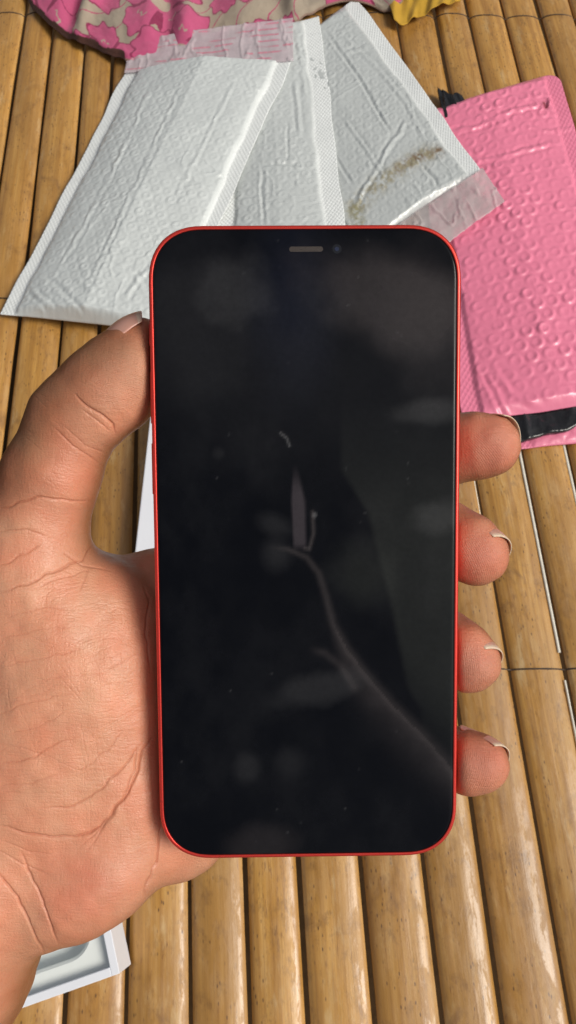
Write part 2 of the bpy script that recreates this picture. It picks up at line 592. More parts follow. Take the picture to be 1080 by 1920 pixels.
def mailer(quad, zs, T, seamw, pitch, seed, mat, parent, name='body', creases=(), stains=(), bamp=0.00052, ring=0.8,
           res=0.0007, rimw=0.55, jit=0.0012, lowest=0.12, shade=1.0, endpow=0.35, wr=0.0006, corner=0.0, edge_n=0.0012, seam_end=False, lines=(), endseam=0.006):
    P = [at(q[0], q[1], z) for q, z in zip(quad, zs)]     # TL, TR, BR, BL
    TL, TR, BR, BL = P
    W = (np.linalg.norm(TR - TL) + np.linalg.norm(BR - BL)) / 2
    L = (np.linalg.norm(BL - TL) + np.linalg.norm(BR - TR)) / 2
    nu, nv = int(W / res), int(L / res)
    u, v = np.meshgrid(np.linspace(0, 1, nu), np.linspace(0, 1, nv), indexing='ij')
    base = (TL[None, None] * ((1 - u) * (1 - v))[..., None] + TR[None, None] * (u * (1 - v))[..., None]
            + BR[None, None] * (u * v)[..., None] + BL[None, None] * ((1 - u) * v)[..., None])
    s, t = u * W, v * L
    # uneven outline
    eu = (TR - TL) / np.linalg.norm(TR - TL)
    ev = (BL - TL) / np.linalg.norm(BL - TL)
    du = edge_n * vnoise(t * 30, t * 0 + seed, 11) * (2 * u - 1) ** 2 * np.sign(u - 0.5)
    dv = edge_n * vnoise(s * 30, s * 0 + seed, 12) * (2 * v - 1) ** 2 * np.sign(v - 0.5)
    if corner:
        # rounded corners
        ku = np.maximum(np.abs(2 * u - 1) * W / 2 - (W / 2 - corner), 0)
        kv = np.maximum(np.abs(2 * v - 1) * L / 2 - (L / 2 - corner), 0)
        rr_ = np.hypot(ku, kv)
        mm = np.maximum(ku, kv)
        sc = np.where(rr_ > 1e-9, mm / np.maximum(rr_, 1e-9), 1.0)
        du += -np.sign(u - 0.5) * ku * (1 - sc)
        dv += -np.sign(v - 0.5) * kv * (1 - sc)
    base = base + du[..., None] * eu + dv[..., None] * ev
    es = np.minimum(s, W - s)
    et = np.minimum(t, L - t)
    inside = sstep(seamw, seamw + 0.005, es + 0.0012 * vnoise(t * 60, s * 0, seed + 3))
    pill = np.clip((es - seamw) / (W / 2 - seamw), 0, 1) ** 0.45
    pil_e = sstep(0, endseam, et) ** 0.6
    body = inside * pill * pil_e
    z = 0.0006 + T * body * (0.86 + 0.2 * fbm(s * 14, t * 14, seed))
    z += inside * pil_e * bubbles(s + jit * vnoise(s * 40, t * 40, seed + 81), t + jit * vnoise(s * 40, t * 40, seed + 82), pitch, seed, bamp, ring, rimw) * np.clip(0.75 + 0.75 * fbm(s * 28, t * 28, seed + 83), lowest, 1.3)
    # plastic crinkles: thin sharp ridges
    n1 = np.abs(fbm(s * 34 + 3, t * 18, seed + 20))
    n2 = np.abs(fbm(s * 22 + 8, t * 60, seed + 30))
    z += inside * wr * 0.34 * (np.exp(-(n1 / 0.05) ** 2) + 0.8 * np.exp(-(n2 / 0.05) ** 2)) * (0.4 + 1.2 * sstep(-0.2, 0.5, vnoise(s * 20, t * 20, seed + 70)))
    z += 0.0009 * vnoise(t * 45, s * 30, seed + 40) * (1 - inside)
    W0 = base.copy()
    W0[..., 2] += z
    px, py = project(W0.reshape(-1, 3))
    px, py = px.reshape(u.shape), py.reshape(u.shape)
    for (line, wpx, depth) in creases:
        jit = 2.0 * vnoise(px / 14, py / 14, seed + 60)
        d, f = seg_dist(px + jit, py + jit, line)
        fade = sstep(0, 0.12, f) * (1 - sstep(0.85, 1.0, f)) * 0.8 + 0.2
        z += (0.62 if depth < 0 else 0.42) * depth * fade * np.exp(-(d / wpx) ** 2) * (0.7 + 0.5 * vnoise(px / 25, py / 25, seed + 61))
        z += -0.25 * depth * fade * np.exp(-((d - 2.2 * wpx) / wpx) ** 2)
    z = np.maximum(z, 0.0004)
    top = base.copy()
    top[..., 2] += z
    bot = base.copy()
    bot[..., 2] += 0.0
    V, Fc = sheet_closed(top, bot, nu, nv)
    colr = np.ones((nu, nv, 3)) * (1 - (1 - shade) * inside[..., None])
    for (line, wpx, c, amt, sd) in stains:
        d, f = seg_dist(px, py, line)
        nn = fbm(px / 9, py / 9, sd) + 0.8 * fbm(px / 3.5, py / 3.5, sd + 5)
        k = amt * np.clip(np.exp(-(d / wpx) ** 2) * (0.7 + 1.4 * nn), 0, 1)
        colr = colr * (1 - k[..., None]) + np.array(c) * k[..., None]
    cc = np.vstack([colr.reshape(-1, 3)] * 2)
    sm = (1 - inside).ravel()
    uvs = np.stack([s, t], -1).reshape(-1, 2)
    o = mesh_obj(name, V, Fc, mat, parent, uv=np.vstack([uvs, uvs]), attrs={'seam': np.hstack([sm, sm])}, cols={'stain': cc})
    return o


# the lowest white mailer, fanned out to the right
m3 = empty('bubble_mailer', at(700, 260, 0.0))
tag(m3, 'white bubble mailer fanned furthest right, brown stained, its torn end lying on the pink mailer', 'mailer', 'white bubble mailers')
mailer([(423, 170), (668, -2), (900, 318), (655, 488)], [0.003, 0.006, 0.0175, 0.007], 0.0062, 0.0125, 0.0105, 31, MWHITEF, m3,
       creases=[([(612, 62), (672, 145), (735, 255)], 2.6, -0.0016), ([(765, 225), (720, 290), (660, 395)], 3.2, 0.0022),
                ([(634, 60), (700, 120), (760, 190), (800, 270)], 3.0, 0.0012), ([(650, 98), (690, 88)], 3, 0.0014),
                ([(640, 215), (700, 300), (720, 330)], 2.5, 0.0013), ([(790, 310), (815, 335), (822, 350)], 3, -0.0015),
                ([(770, 335), (792, 350)], 3, -0.0012), ([(626, 290), (660, 345)], 2.5, -0.0012)],
       stains=[([(822, 284), (790, 292), (745, 315)], 9, (0.30, 0.17, 0.09), 0.95, 3), ([(800, 288), (740, 325), (700, 352), (664, 392)], 15, (0.52, 0.44, 0.29), 0.85, 8),
               ([(665, 392), (672, 420)], 12, (0.50, 0.44, 0.24), 0.8, 9)], wr=0.0007, shade=0.84)

# middle one
m2 = empty('bubble_mailer', at(530, 260, 0.0))
tag(m2, 'white bubble mailer in the middle of the fan, its seam upright above the phone', 'mailer', 'white bubble mailers')
mailer([(408, 82), (599, 30), (668, 590), (400, 615)], [0.010, 0.0115, 0.014, 0.008], 0.0058, 0.0150, 0.0105, 47, MWHITEF, m2,
       creases=[([(488, 308), (530, 306), (566, 310)], 2.8, -0.0016), ([(492, 310), (492, 360), (494, 425)], 2.8, -0.0013),
                ([(552, 150), (558, 200), (565, 260)], 3.2, 0.0014), ([(538, 230), (540, 300)], 2.5, -0.0010), ([(556, 60), (566, 120), (574, 190)], 3, 0.0012)],
       wr=0.0006, shade=0.90)

# the filled one on top at the left
m1 = empty('bubble_mailer', at(230, 380, 0.0))
tag(m1, 'plump white bubble mailer at far left, pink printed clear flap at its top', 'mailer', 'white bubble mailers')
mailer([(236, 134), (549, 112), (322, 622), (2, 590)], [0.0015, 0.0175, 0.016, 0.004], 0.0160, 0.0105, 0.0098, 5, MWHITEF, m1,
       creases=[([(290, 150), (225, 290), (170, 400), (100, 520)], 2.6, 0.0011), ([(345, 150), (270, 310), (210, 440), (150, 560)], 2.6, 0.0011),
                ([(440, 150), (375, 280), (330, 370)], 3, 0.0009), ([(60, 545), (100, 580)], 4, 0.0018), ([(90, 520), (150, 575), (160, 590)], 4, -0.0012),
                ([(200, 500), (255, 520), (270, 545)], 4, 0.0016), ([(235, 560), (260, 520), (290, 500)], 4, 0.0018),
                ([(140, 520), (190, 560), (240, 580)], 4, 0.0012), ([(460, 140), (470, 165), (500, 170)], 3, 0.0010)],
       wr=0.0008, endseam=0.007)


def mat_flap(name, base, alpha, printed):
    m = M(name)
    uv = m.uv()
    a = m.ramp(m.noise(uv, 90, 4), [(0.3, alpha - 0.12), (0.7, alpha + 0.12)])
    col = m.mix(m.noise(uv, 50, 3), tuple(c * 0.92 for c in base), base)
    if printed:
        br = m.node('TexBrick', ins={'Vector': m.mapping(uv, (1, 1, 1)), 'Scale': 1.0, 'Mortar Size': 0.0022, 'Mortar Smooth': 0.25,
                                     'Brick Width': 0.040, 'Row Height': 0.0056, 'Color1': (1, 1, 1, 1), 'Color2': (1, 1, 1, 1), 'Mortar': (0, 0, 0, 1)},
                    offset=0.42, squash=1.0)
        letters = m.ramp(m.noise(m.mapping(uv, (1300, 500, 1)), 1.0, 1), [(0.36, 0.35), (0.5, 1.0)])
        gate = m.ramp(m.noise(m.mapping(uv, (26, 70, 1)), 1.0, 1), [(0.48, 0.03), (0.53, 1.0)])
        pk = m.math('MULTIPLY', m.math('MULTIPLY', br.outputs['Color'], letters), gate)
        col = m.mix(m.math('MULTIPLY', pk, 0.75), col, (0.66, 0.15, 0.24))
        a = m.math('MAXIMUM', a, m.math('MULTIPLY', pk, 0.85))
    m.set(base=col, alpha=a, rough=0.25, spec=0.6, normal=m.bump(m.noise(uv, 160, 5, 0.6), 0.0008, 0.8))
    return m.m


def flap(quad, zs, seed, mat, parent, amp=0.0012, res=0.001, jag=0.0, name='flap'):
    TL, TR, BR, BL = [at(q[0], q[1], z) for q, z in zip(quad, zs)]
    W, L = np.linalg.norm(TR - TL), np.linalg.norm(BL - TL)
    nu, nv = max(6, int(W / res)), max(6, int(L / res))
    u, v = np.meshgrid(np.linspace(0, 1, nu), np.linspace(0, 1, nv), indexing='ij')
    P = (TL * ((1 - u) * (1 - v))[..., None] + TR * (u * (1 - v))[..., None] + BR * (u * v)[..., None] + BL * ((1 - u) * v)[..., None])
    s, t = u * W, v * L
    z = amp * (fbm(s * 40, t * 40, seed) + 1.0) + amp * 0.8 * np.exp(-(np.abs(fbm(s * 60, t * 25, seed + 9)) / 0.06) ** 2)
    P[..., 2] += z
    ev = (TL - BL) / max(L, 1e-6)
    P = P + (jag * (fbm(s * 90, s * 0, seed + 2) + 0.4 * vnoise(s * 400, s * 0, seed)) * np.clip(1 - 3 * v, 0, 1))[..., None] * ev
    bot = P.copy()
    bot[..., 2] -= 0.0001
    V, Fc = sheet_closed(P, bot, nu, nv)
    uvs = np.stack([s, t], -1).reshape(-1, 2)
    return mesh_obj(name, V, Fc, mat, parent, uv=np.vstack([uvs, uvs]))


MFLAP1 = mat_flap('printed_clear_film', (0.72, 0.62, 0.66), 0.55, True)
MFLAP3 = mat_flap('torn_clear_film', (0.66, 0.60, 0.60), 0.48, False)
flap([(246, 76), (549, 34), (550, 116), (233, 138)], [0.007, 0.022, 0.019, 0.004], 3, MFLAP1, m1, jag=0.001)
# torn adhesive end of the right mailer: its free edge is first (jagged)
flap([(946, 379), (700, 560), (655, 484), (904, 316)], [0.0205, 0.008, 0.0085, 0.0200], 13, MFLAP3, m3, amp=0.0014, jag=0.0009)

# pink mailers and the black bag between them
pk2 = empty('bubble_mailer', at(1080, 700, 0.0))
tag(pk2, 'lower pink mailer, only its edge peeping out beneath the black plastic bag', 'mailer', 'pink mailers')
mailer([(930, 560), (1200, 530), (1250, 822), (962, 842)], [0.0015] * 4, 0.003, 0.012, 0.0125, 71, MPINKF, pk2, res=0.0011, bamp=0.0005)

MBLACK = M('black_plastic')
MBLACK.set(base=(0.012, 0.012, 0.014), rough=0.22, spec=0.6, normal=MBLACK.bump(MBLACK.noise(MBLACK.obj(), 60, 3, 0.5), 0.003, 0.7))
TLq = [(820, 172), (866, 186), (1150, 772), (972, 836)]
bagP = [at(a, b, 0.0045) for a, b in TLq]
nu, nv = 90, 260
u, v = np.meshgrid(np.linspace(0, 1, nu), np.linspace(0, 1, nv), indexing='ij')
P = (bagP[0] * ((1 - u) * (1 - v))[..., None] + bagP[1] * (u * (1 - v))[..., None] + bagP[2] * (u * v)[..., None] + bagP[3] * ((1 - u) * v)[..., None])
P[..., 2] += 0.0015 + 0.0022 * (fbm(u * 6, v * 22, 77) + 1) * 0.6 + 0.0018 * np.exp(-(np.abs(fbm(u * 3, v * 12, 91, 2)) / 0.14) ** 2)
P[..., 1] += 0.003 * vnoise(u * 4, v * 0, 78) * (np.abs(2 * v - 1) ** 12)
bot = P.copy()
bot[..., 2] = 0.0040
V, Fc = sheet_closed(P, bot, nu, nv)
bag = mesh_obj('plastic_bag', V, Fc, MBLACK.m, origin=(P[..., 0].mean(), P[..., 1].mean(), 0.004))
tag(bag, 'crumpled glossy black plastic bag sticking out from under the pink mailer', 'plastic bag')

pk1 = empty('bubble_mailer', at(970, 450, 0.0))
tag(pk1, 'large pink bubble mailer lying beside the white ones, rows of round bubbles', 'mailer', 'pink mailers')
mailer([(775, 216), (1046, 137), (1222, 735), (866, 798)], [0.004, 0.004, 0.0085, 0.0085], 0.0085, 0.0125, 0.0134, 17, MPINKF, pk1,
       creases=[([(838, 250), (900, 236), (960, 208), (1018, 194)], 3.2, 0.0020), ([(895, 303), (960, 290), (1040, 265)], 3.2, 0.0020),
                ([(1020, 192), (1026, 200)], 4.5, -0.0045), ([(980, 235), (1030, 248), (1075, 240)], 3, 0.0012),
                ([(905, 700), (935, 760), (950, 790)], 4, -0.0016), ([(925, 690), (960, 740), (1010, 760)], 5, 0.0014)],
       stains=[([(1020, 195), (1025, 200)], 5, (0.25, 0.10, 0.10), 0.9, 2)],
       bamp=0.00115, ring=1.0, rimw=0.70, jit=0.0007, lowest=0.45, corner=0.014, res=0.00075, wr=0.00025, endseam=0.009)

# ------------------------------------------------------------------ cloths at the top
def flower_print(s, t):
    """cream cloth with large pink flowers outlined in magenta; s, t in metres"""
    cream = np.array([0.42, 0.35, 0.27])
    pink = np.array([0.60, 0.105, 0.235])
    line = np.array([0.30, 0.035, 0.10])
    col = np.ones(s.shape + (3,)) * cream
    col *= (1 + 0.10 * fbm(s * 60, t * 60, 5))[..., None]
    rg = np.random.default_rng(12)
    wx = s + 0.003 * vnoise(s * 60, t * 60, 8)
    wy = t + 0.003 * vnoise(s * 60, t * 60, 9)
    cell = 0.088
    for i in range(-1, int(s.max() / cell) + 2):
        for j in range(-1, int(t.max() / cell) + 2):
            cx = (i + 0.5 * (j % 2) + rg.uniform(-0.15, 0.15)) * cell
            cy = (j + rg.uniform(-0.15, 0.15)) * cell
            R = cell * rg.uniform(0.44, 0.60)
            ph = rg.uniform(0, 6.28)
            dx, dy = wx - cx, wy - cy
            r = np.hypot(dx, dy)
            a = np.arctan2(dy, dx) + ph
            edge = R * (0.62 + 0.38 * np.abs(np.cos(2.5 * a)) ** 0.6) * (1 + 0.05 * np.cos(19 * a))
            col[r < edge + 0.0016] = line
            inn = r < edge
            col[inn] = pink
            cut = inn & (np.abs(np.sin(2.5 * a)) * r > r - 0.0006) & (r > 0.25 * R)
            col[cut] = line
            vein = inn & (np.abs(np.cos(2.5 * a + 0.0) * r) < 0.0) 
            arc = inn & (np.abs(r - 0.55 * edge) < 0.0009) & (np.cos(5 * a) > 0.0)
            col[arc] = cream * 1.1
            cen = r < 0.17 * R
            col[cen] = cream * 1.15
    # winding stems
    st = np.abs(np.sin(wx * 95 + 2.2 * np.sin(wy * 60)) ) < 0.07
    m = st & (np.linalg.norm(col - cream, axis=-1) < 0.2)
    col[m] = line * 1.6
    return col


def mat_cloth(name):
    m = M(name)
    uv = m.uv()
    c = m.attr('print', 'Color')
    wv = m.math('ADD', m.node('TexWave', bands_direction='X', ins={'Vector': uv, 'Scale': 600, 'Distortion': 0.4}).outputs['Fac'],
                m.node('TexWave', bands_direction='Y', ins={'Vector': uv, 'Scale': 600, 'Distortion': 0.4}).outputs['Fac'])
    n = m.noise(uv, 80, 4)
    m.set(base=m.mix(n, c, m.mix(1.0, c, (0.82, 0.80, 0.80), 'MULTIPLY')), rough=0.85, spec=0.2, sheen=0.15, normal=m.bump(wv, 0.0003, 0.5))
    return m.m


MCL = mat_cloth('floral_cotton')
# hem runs along 'edge' (pixels on the bench), the cloth goes up and away from it
edge = [(40, -30), (62, 22), (90, 55), (135, 84), (190, 104), (236, 124), (330, 118), (440, 96), (545, 62), (590, 30), (640, 14), (700, 20), (735, 34), (760, 8)]
E = np.array([at(a, b, 0.0) for a, b in edge])
dl = np.r_[0, np.cumsum(np.linalg.norm(np.diff(E, axis=0), axis=1))]
nu, nv = 620, 200
uu = np.linspace(0, dl[-1], nu)
Ex = np.stack([np.interp(uu, dl, E[:, c]) for c in range(3)], 1)
for c in range(2):                                  # soften the corners
    k = np.ones(21) / 21
    pad = np.r_[np.full(10, Ex[0, c]), Ex[:, c], np.full(10, Ex[-1, c])]
    Ex[:, c] = np.convolve(pad, k, 'valid')
target = at(395, -560, 0.0)
dirv = target - Ex
dirv /= np.linalg.norm(dirv, axis=1)[:, None]
U, Vv = np.meshgrid(uu, np.linspace(0, 0.20, nv), indexing='ij')
P = Ex[:, None, :] + dirv[:, None, :] * Vv[..., None]
fold = np.sin(U * 115 + 2.2 * vnoise(U * 22, Vv * 5, 61)) * (0.6 + 0.4 * vnoise(U * 30, Vv * 8, 62))
P[..., 2] = 0.0095 + 0.0085 * fold * (0.35 + 0.65 * sstep(0, 0.03, Vv)) + 0.0015 * fbm(U * 60, Vv * 60, 63) + 0.006 * sstep(0.0, 0.05, Vv)
P[..., 2] -= 0.004 * np.exp(-(Vv / 0.003) ** 2)
hem = 0.0018 * vnoise(U * 110, U * 0, 64)
P[..., 1] += hem
gx = U + 0.006 * fold
col = flower_print(gx + 0.03, Vv + 0.012)
trim = (Vv < 0.0042 + 0.0012 * vnoise(U * 90, U * 0, 65)) & (U < dl[5])
col[trim] = np.array([0.075, 0.030, 0.022])
trim2 = (Vv < 0.0016) & (U >= dl[5])
col[trim2] = np.array([0.30, 0.20, 0.15])
bot = P.copy()
bot[..., 2] -= 0.0006
V, Fc = sheet_closed(P, bot, nu, nv)
uvs = np.stack([U, Vv], -1).reshape(-1, 2)
cl = mesh_obj('floral_cloth', V, Fc, MCL, uv=np.vstack([uvs, uvs]), cols={'print': np.vstack([col.reshape(-1, 3)] * 2)},
              origin=(P[..., 0].mean(), P[..., 1].mean(), 0.0))
tag(cl, 'gathered cream cloth with big pink flowers at the top edge behind the white mailers', 'cloth')

MYEL = M('mustard_cotton')
MYEL.set(base=MYEL.mix(MYEL.noise(MYEL.obj(), 120, 4), (0.42, 0.235, 0.022), (0.56, 0.335, 0.040)), rough=0.85, spec=0.2, sheen=0.1,
         normal=MYEL.bump(MYEL.noise(MYEL.obj(), 1500, 2), 0.0002, 0.6))
yq = [at(a, b, 0.003) for a, b in [(690, -130), (905, -110), (872, 6), (738, 56)]]
nu, nv = 130, 110
u, v = np.meshgrid(np.linspace(0, 1, nu), np.linspace(0, 1, nv), indexing='ij')
P = (yq[0] * ((1 - u) * (1 - v))[..., None] + yq[1] * (u * (1 - v))[..., None] + yq[2] * (u * v)[..., None] + yq[3] * ((1 - u) * v)[..., None])
P[..., 2] += 0.003 + 0.004 * (vnoise(u * 5, v * 3 + u * 2, 81) + 0.6 * vnoise(u * 12 + v * 4, v * 5, 82) + 0.8)
P[..., 1] += 0.007 * vnoise(u * 6 + 0.3, u * 0, 83) * v ** 3
bot = P.copy()
bot[..., 2] -= 0.0007
V, Fc = sheet_closed(P, bot, nu, nv)
yc = mesh_obj('yellow_cloth', V, Fc, MYEL.m, origin=(P[..., 0].mean(), P[..., 1].mean(), 0.003))
tag(yc, 'crumpled mustard yellow cloth at the top edge beside the floral one', 'cloth')

# ------------------------------------------------------------------ white cartons
MCARD = mat_plain('white_card', (0.80, 0.82, 0.88), 0.5, 0.4, noise_amt=0.015)
MTRAY = mat_plain('pale_tray_card', (0.80, 0.84, 0.82), 0.55, 0.4, noise_amt=0.015)


def bevel_obj(o, w, seg=2):
    m = o.modifiers.new('bevel', 'BEVEL')
    m.width = w
    m.segments = seg
    m.limit_method = 'ANGLE'
    return o


def frame_pts(o, ex, ey, pts):
    return [o + ex * x + ey * y + np.array([0, 0, z]) for x, y, z in pts]


def box_mesh(name, o, ex, ey, x0, x1, y0, y1, z0, z1, mat, parent, bev=0.0004):
    pts = [(x0, y0, z0), (x1, y0, z0), (x1, y1, z0), (x0, y1, z0), (x0, y0, z1), (x1, y0, z1), (x1, y1, z1), (x0, y1, z1)]
    f = [(3, 2, 1, 0), (4, 5, 6, 7), (0, 1, 5, 4), (1, 2, 6, 5), (2, 3, 7, 6), (3, 0, 4, 7)]
    ob = mesh_obj(name, frame_pts(o, ex, ey, pts), f, mat, parent, smooth=False)
    return bevel_obj(ob, bev)


def rrect(w, h, r, n=10, cx=0, cy=0):
    pts = []
    for (sx, sy, a0) in ((1, 1, 0), (-1, 1, 90), (-1, -1, 180), (1, -1, 270)):
        for i in range(n + 1):
            a = rad(a0 + 90 * i / n)
            pts.append((cx + sx * (w / 2 - r) + r * math.cos(a), cy + sy * (h / 2 - r) + r * math.sin(a)))
    return pts


BH = 0.034
A = at(246, 1808, 0.0)              # outer lower right corner on the bench
Bp = at(26, 1886, 0.0)
ex = (A - Bp) / np.linalg.norm(A - Bp)
ey = np.array([-ex[1], ex[0], 0])
bx = empty('phone_box', A - ex * 0.05 + ey * 0.08)
tag(bx, 'open white card box with moulded tray under the wrist at the bottom left', 'box')
bw, bl, th = 0.092, 0.165, 0.0045
box_mesh('side_wall', A, ex, ey, -th, 0, 0, bl, 0.0, BH, MCARD, bx)
box_mesh('side_wall', A, ex, ey, -bw, -bw + th, 0, bl, 0.0, BH, MCARD, bx)
box_mesh('side_wall', A, ex, ey, -bw + th, -th, 0, th, 0.0, BH, MCARD, bx)
box_mesh('side_wall', A, ex, ey, -bw + th, -th, bl - th, bl, 0.0, BH, MCARD, bx)
# tray with a rounded recess: a flat sheet, a sloping wall and a floor
tc = (-bw / 2, bl / 2)
outer = rrect(bw - 2 * th, bl - 2 * th, 0.0004, 10, *tc)
r1 = rrect(bw - 0.024, bl - 0.026, 0.014, 10, *tc)
r2 = rrect(bw - 0.027, bl - 0.029, 0.0125, 10, *tc)
r3 = rrect(bw - 0.034, bl - 0.036, 0.010, 10, *tc)
zt = BH - 0.006
rings = [[(x, y, zt) for x, y in outer], [(x, y, zt) for x, y in r1], [(x, y, zt - 0.0012) for x, y in r2], [(x, y, zt - 0.009) for x, y in r2],
         [(x, y, zt - 0.0105) for x, y in r3]]
V, n = [], len(outer)
for rg_ in rings:
    V += frame_pts(A, ex, ey, rg_)
Fc = []
for k in range(len(rings) - 1):
    for i in range(n):
        Fc.append((k * n + i, k * n + (i + 1) % n, (k + 1) * n + (i + 1) % n, (k + 1) * n + i))
Fc.append(tuple(range((len(rings) - 1) * n, len(rings) * n)))
tray = mesh_obj('tray', V, Fc, MTRAY, bx, smooth=False)

LH = 0.022
L0 = at(296, 650, LH)
L1 = at(251, 1052, LH)
ld = (L0 - L1) / np.linalg.norm(L0 - L1)
le = np.array([ld[1], -ld[0], 0])
L1g = np.array([L1[0], L1[1], 0.0])
lid = empty('box_lid', L1g + le * 0.045 + ld * 0.08)
tag(lid, 'white card box lid lying face up behind the phone beside the thumb', 'box lid')
mesh_l = box_mesh('lid_shell', L1g, le, ld, 0, 0.09, -0.006, 0.155, 0.0, LH, MCARD, lid, 0.0008)

# ------------------------------------------------------------------ the phone
PH_W, PH_L, PH_T, PH_R = 0.0715, 0.1492, 0.0074, 0.0128
c_top = cs(572.2, 560, 0.1802)
c_bot = cs(577.8, 1450, 0.1889)
py_ax = (c_top - c_bot) / np.linalg.norm(c_top - c_bot)
px_ax = np.array([1.0, 0.0, 0.012])
px_ax -= py_ax * (px_ax @ py_ax)
px_ax /= np.linalg.norm(px_ax)
pz_ax = -np.cross(py_ax, px_ax)
if pz_ax[2] > 0:
    pz_ax = -pz_ax                       # points to the camera (smaller depth)
tc_ = cs(572.2, 424, 0.1789)
bc_ = cs(578.5, 1606, 0.1904)
ph_c = (tc_ + bc_) / 2                   # centre of the front face


def ph2cam(P):
    P = np.asarray(P, dtype=float)
    return ph_c + P[..., 0:1] * px_ax + P[..., 1:2] * py_ax + P[..., 2:3] * pz_ax


def ph2w(P):
    return cam2world(ph2cam(P))


ph = empty('smartphone', ph2w(np.array([0, 0, -PH_T / 2])))
tag(ph, 'black switched-off smartphone with red metal rim held upright in the hand', 'smartphone')


def outline(inset, n=14):
    w_, h_, r = PH_W - 2 * inset, PH_L - 2 * inset, PH_R - inset
    pts = []
    for (sx, sy, a0) in ((1, 1, 0), (-1, 1, 90), (-1, -1, 180), (1, -1, 270)):
        for i in range(n + 1):
            a = rad(a0 + 90 * i / n)
            ca, sa = math.cos(a), math.sin(a)
            e = 2 / 2.35                     # a continuous-curvature corner
            pts.append((sx * (w_ / 2 - r) + r * math.copysign(abs(ca) ** e, ca), sy * (h_ / 2 - r) + r * math.copysign(abs(sa) ** e, sa)))
    return pts


def loops(name, prof, mat, cap0=False, cap1=False):
    V, Fc = [], []
    n = len(outline(0))
    for ins, z in prof:
        V += [(x, y, z) for x, y in outline(ins)]
    for k in range(len(prof) - 1):
        for i in range(n):
            Fc.append((k * n + i, k * n + (i + 1) % n, (k + 1) * n + (i + 1) % n, (k + 1) * n + i))
    if cap0:
        Fc.append(tuple(range(n))[::-1])
    if cap1:
        Fc.append(tuple(range((len(prof) - 1) * n, len(prof) * n)))
    ob = mesh_obj(name, ph2w(np.array(V)), Fc, mat, ph)
    fix_normals(ob)
    return ob


mm = 0.001
fr = loops('frame', [(0.9 * mm, -PH_T), (0.35 * mm, -PH_T + 0.06 * mm), (0.05 * mm, -PH_T + 0.35 * mm), (0, -PH_T + 0.8 * mm), (0, -0.9 * mm), (0.06 * mm, -0.4 * mm),
                     (0.25 * mm, -0.12 * mm), (0.50 * mm, -0.01 * mm), (0.82 * mm, 0.0), (0.92 * mm, -0.05 * mm), (0.96 * mm, -0.30 * mm), (0.96 * mm, -1.0 * mm)], MRED)
MBACK = mat_plain('red_back_glass', (0.50, 0.02, 0.03), 0.15, 0.6, nscale=40)
loops('back_panel', [(0.86 * mm, -1.2 * mm), (0.86 * mm, -PH_T + 0.05 * mm), (1.4 * mm, -PH_T - 0.02 * mm)], MBACK, False, True)

# display glass with finger smudges, dust and reflections painted as vertex colour
nr, nc = 330, 170
gi = 1.0 * mm
hw0, hh0, rr0 = PH_W / 2 - gi, PH_L / 2 - gi, PH_R - gi
tt = np.linspace(-1, 1, nr)
yy = hh0 * np.sin(tt * math.pi / 2) * 0.35 + hh0 * tt * 0.65
over = np.clip((np.abs(yy) - (hh0 - rr0)) / rr0, 0, 1)
hw = hw0 - rr0 + rr0 * (1 - over ** 2.35) ** (1 / 2.35)
uu = np.linspace(-1, 1, nc)
X = hw[:, None] * uu[None, :]
Y = np.repeat(yy[:, None], nc, 1)
Z = np.full(X.shape, 0.02 * mm)
bev = np.minimum(hw[:, None] - np.abs(X), hh0 - np.abs(Y))
Z -= 0.16 * mm * np.clip(1 - bev / (0.7 * mm), 0, 1) ** 2
Wp = ph2w(np.stack([X, Y, Z], -1).reshape(-1, 3))
gx, gy = project(Wp)
smudge_refl = np.zeros((nr * nc, 3))
inkb = np.array([0.0018, 0.0022, 0.0040])
smudge_refl += inkb


def add_smudge_refl(mask, c, amt):  # adds smudges, dust and painted reflections to the glass colour
    global smudge_refl
    k = np.clip(mask, 0, 1) * amt
    smudge_refl = smudge_refl + 2.0 * k[:, None] * np.array(c)


def blob(cx, cy, rx, ry, ang=0, soft=0.25, seed=0, rough=0.25, sc=30):
    a = rad(ang)
    dx, dy = gx - cx, gy - cy
    x = (dx * math.cos(a) + dy * math.sin(a)) / rx
    y = (-dx * math.sin(a) + dy * math.cos(a)) / ry
    sc = max(sc, 34)
    soft = max(soft * 1.7, 0.5)
    r = np.hypot(x, y) + rough * fbm(gx / sc, gy / sc, seed, 3)
    return 1 - sstep(1 - soft, 1 + soft, r)


GREY = (0.0105, 0.0105, 0.0110)
WARM = (0.0125, 0.0105, 0.0105)
GREEN = (0.0085, 0.0092, 0.0078)
add_smudge_refl(blob(740, 560, 150, 75, 25, 0.3, 3, 0.35, 60), WARM, 0.85)
add_smudge_refl(blob(800, 600, 70, 120, -10, 0.4, 13, 0.35, 40), WARM, 0.35)
add_smudge_refl(blob(440, 540, 62, 60, 0, 0.3, 4, 0.4, 40), GREY, 0.65)
add_smudge_refl(blob(350, 590, 90, 130, 0, 0.5, 5, 0.3, 60), GREY, 0.35)
add_smudge_refl(blob(800, 772, 62, 22, -5, 0.3, 6, 0.3, 20), GREY, 0.75)
add_smudge_refl(blob(822, 970, 46, 28, -10, 0.3, 7, 0.3, 20), GREY, 0.75)
add_smudge_refl(blob(600, 1310 - 20, 80, 28, -12, 0.3, 8, 0.3, 30), GREY, 0.65)
add_smudge_refl(blob(680, 1075, 55, 50, 20, 0.4, 9, 0.3, 40), GREEN, 0.55)
add_smudge_refl(blob(463, 1440, 22, 26, 0, 0.35, 10, 0.1, 20), GREY, 0.5)
add_smudge_refl(blob(545, 1430, 25, 26, 0, 0.4, 10, 0.1, 20), GREY, 0.28)
add_smudge_refl(blob(518, 1040, 22, 26, 0, 0.5, 11, 0.1, 20), GREY, 0.6)
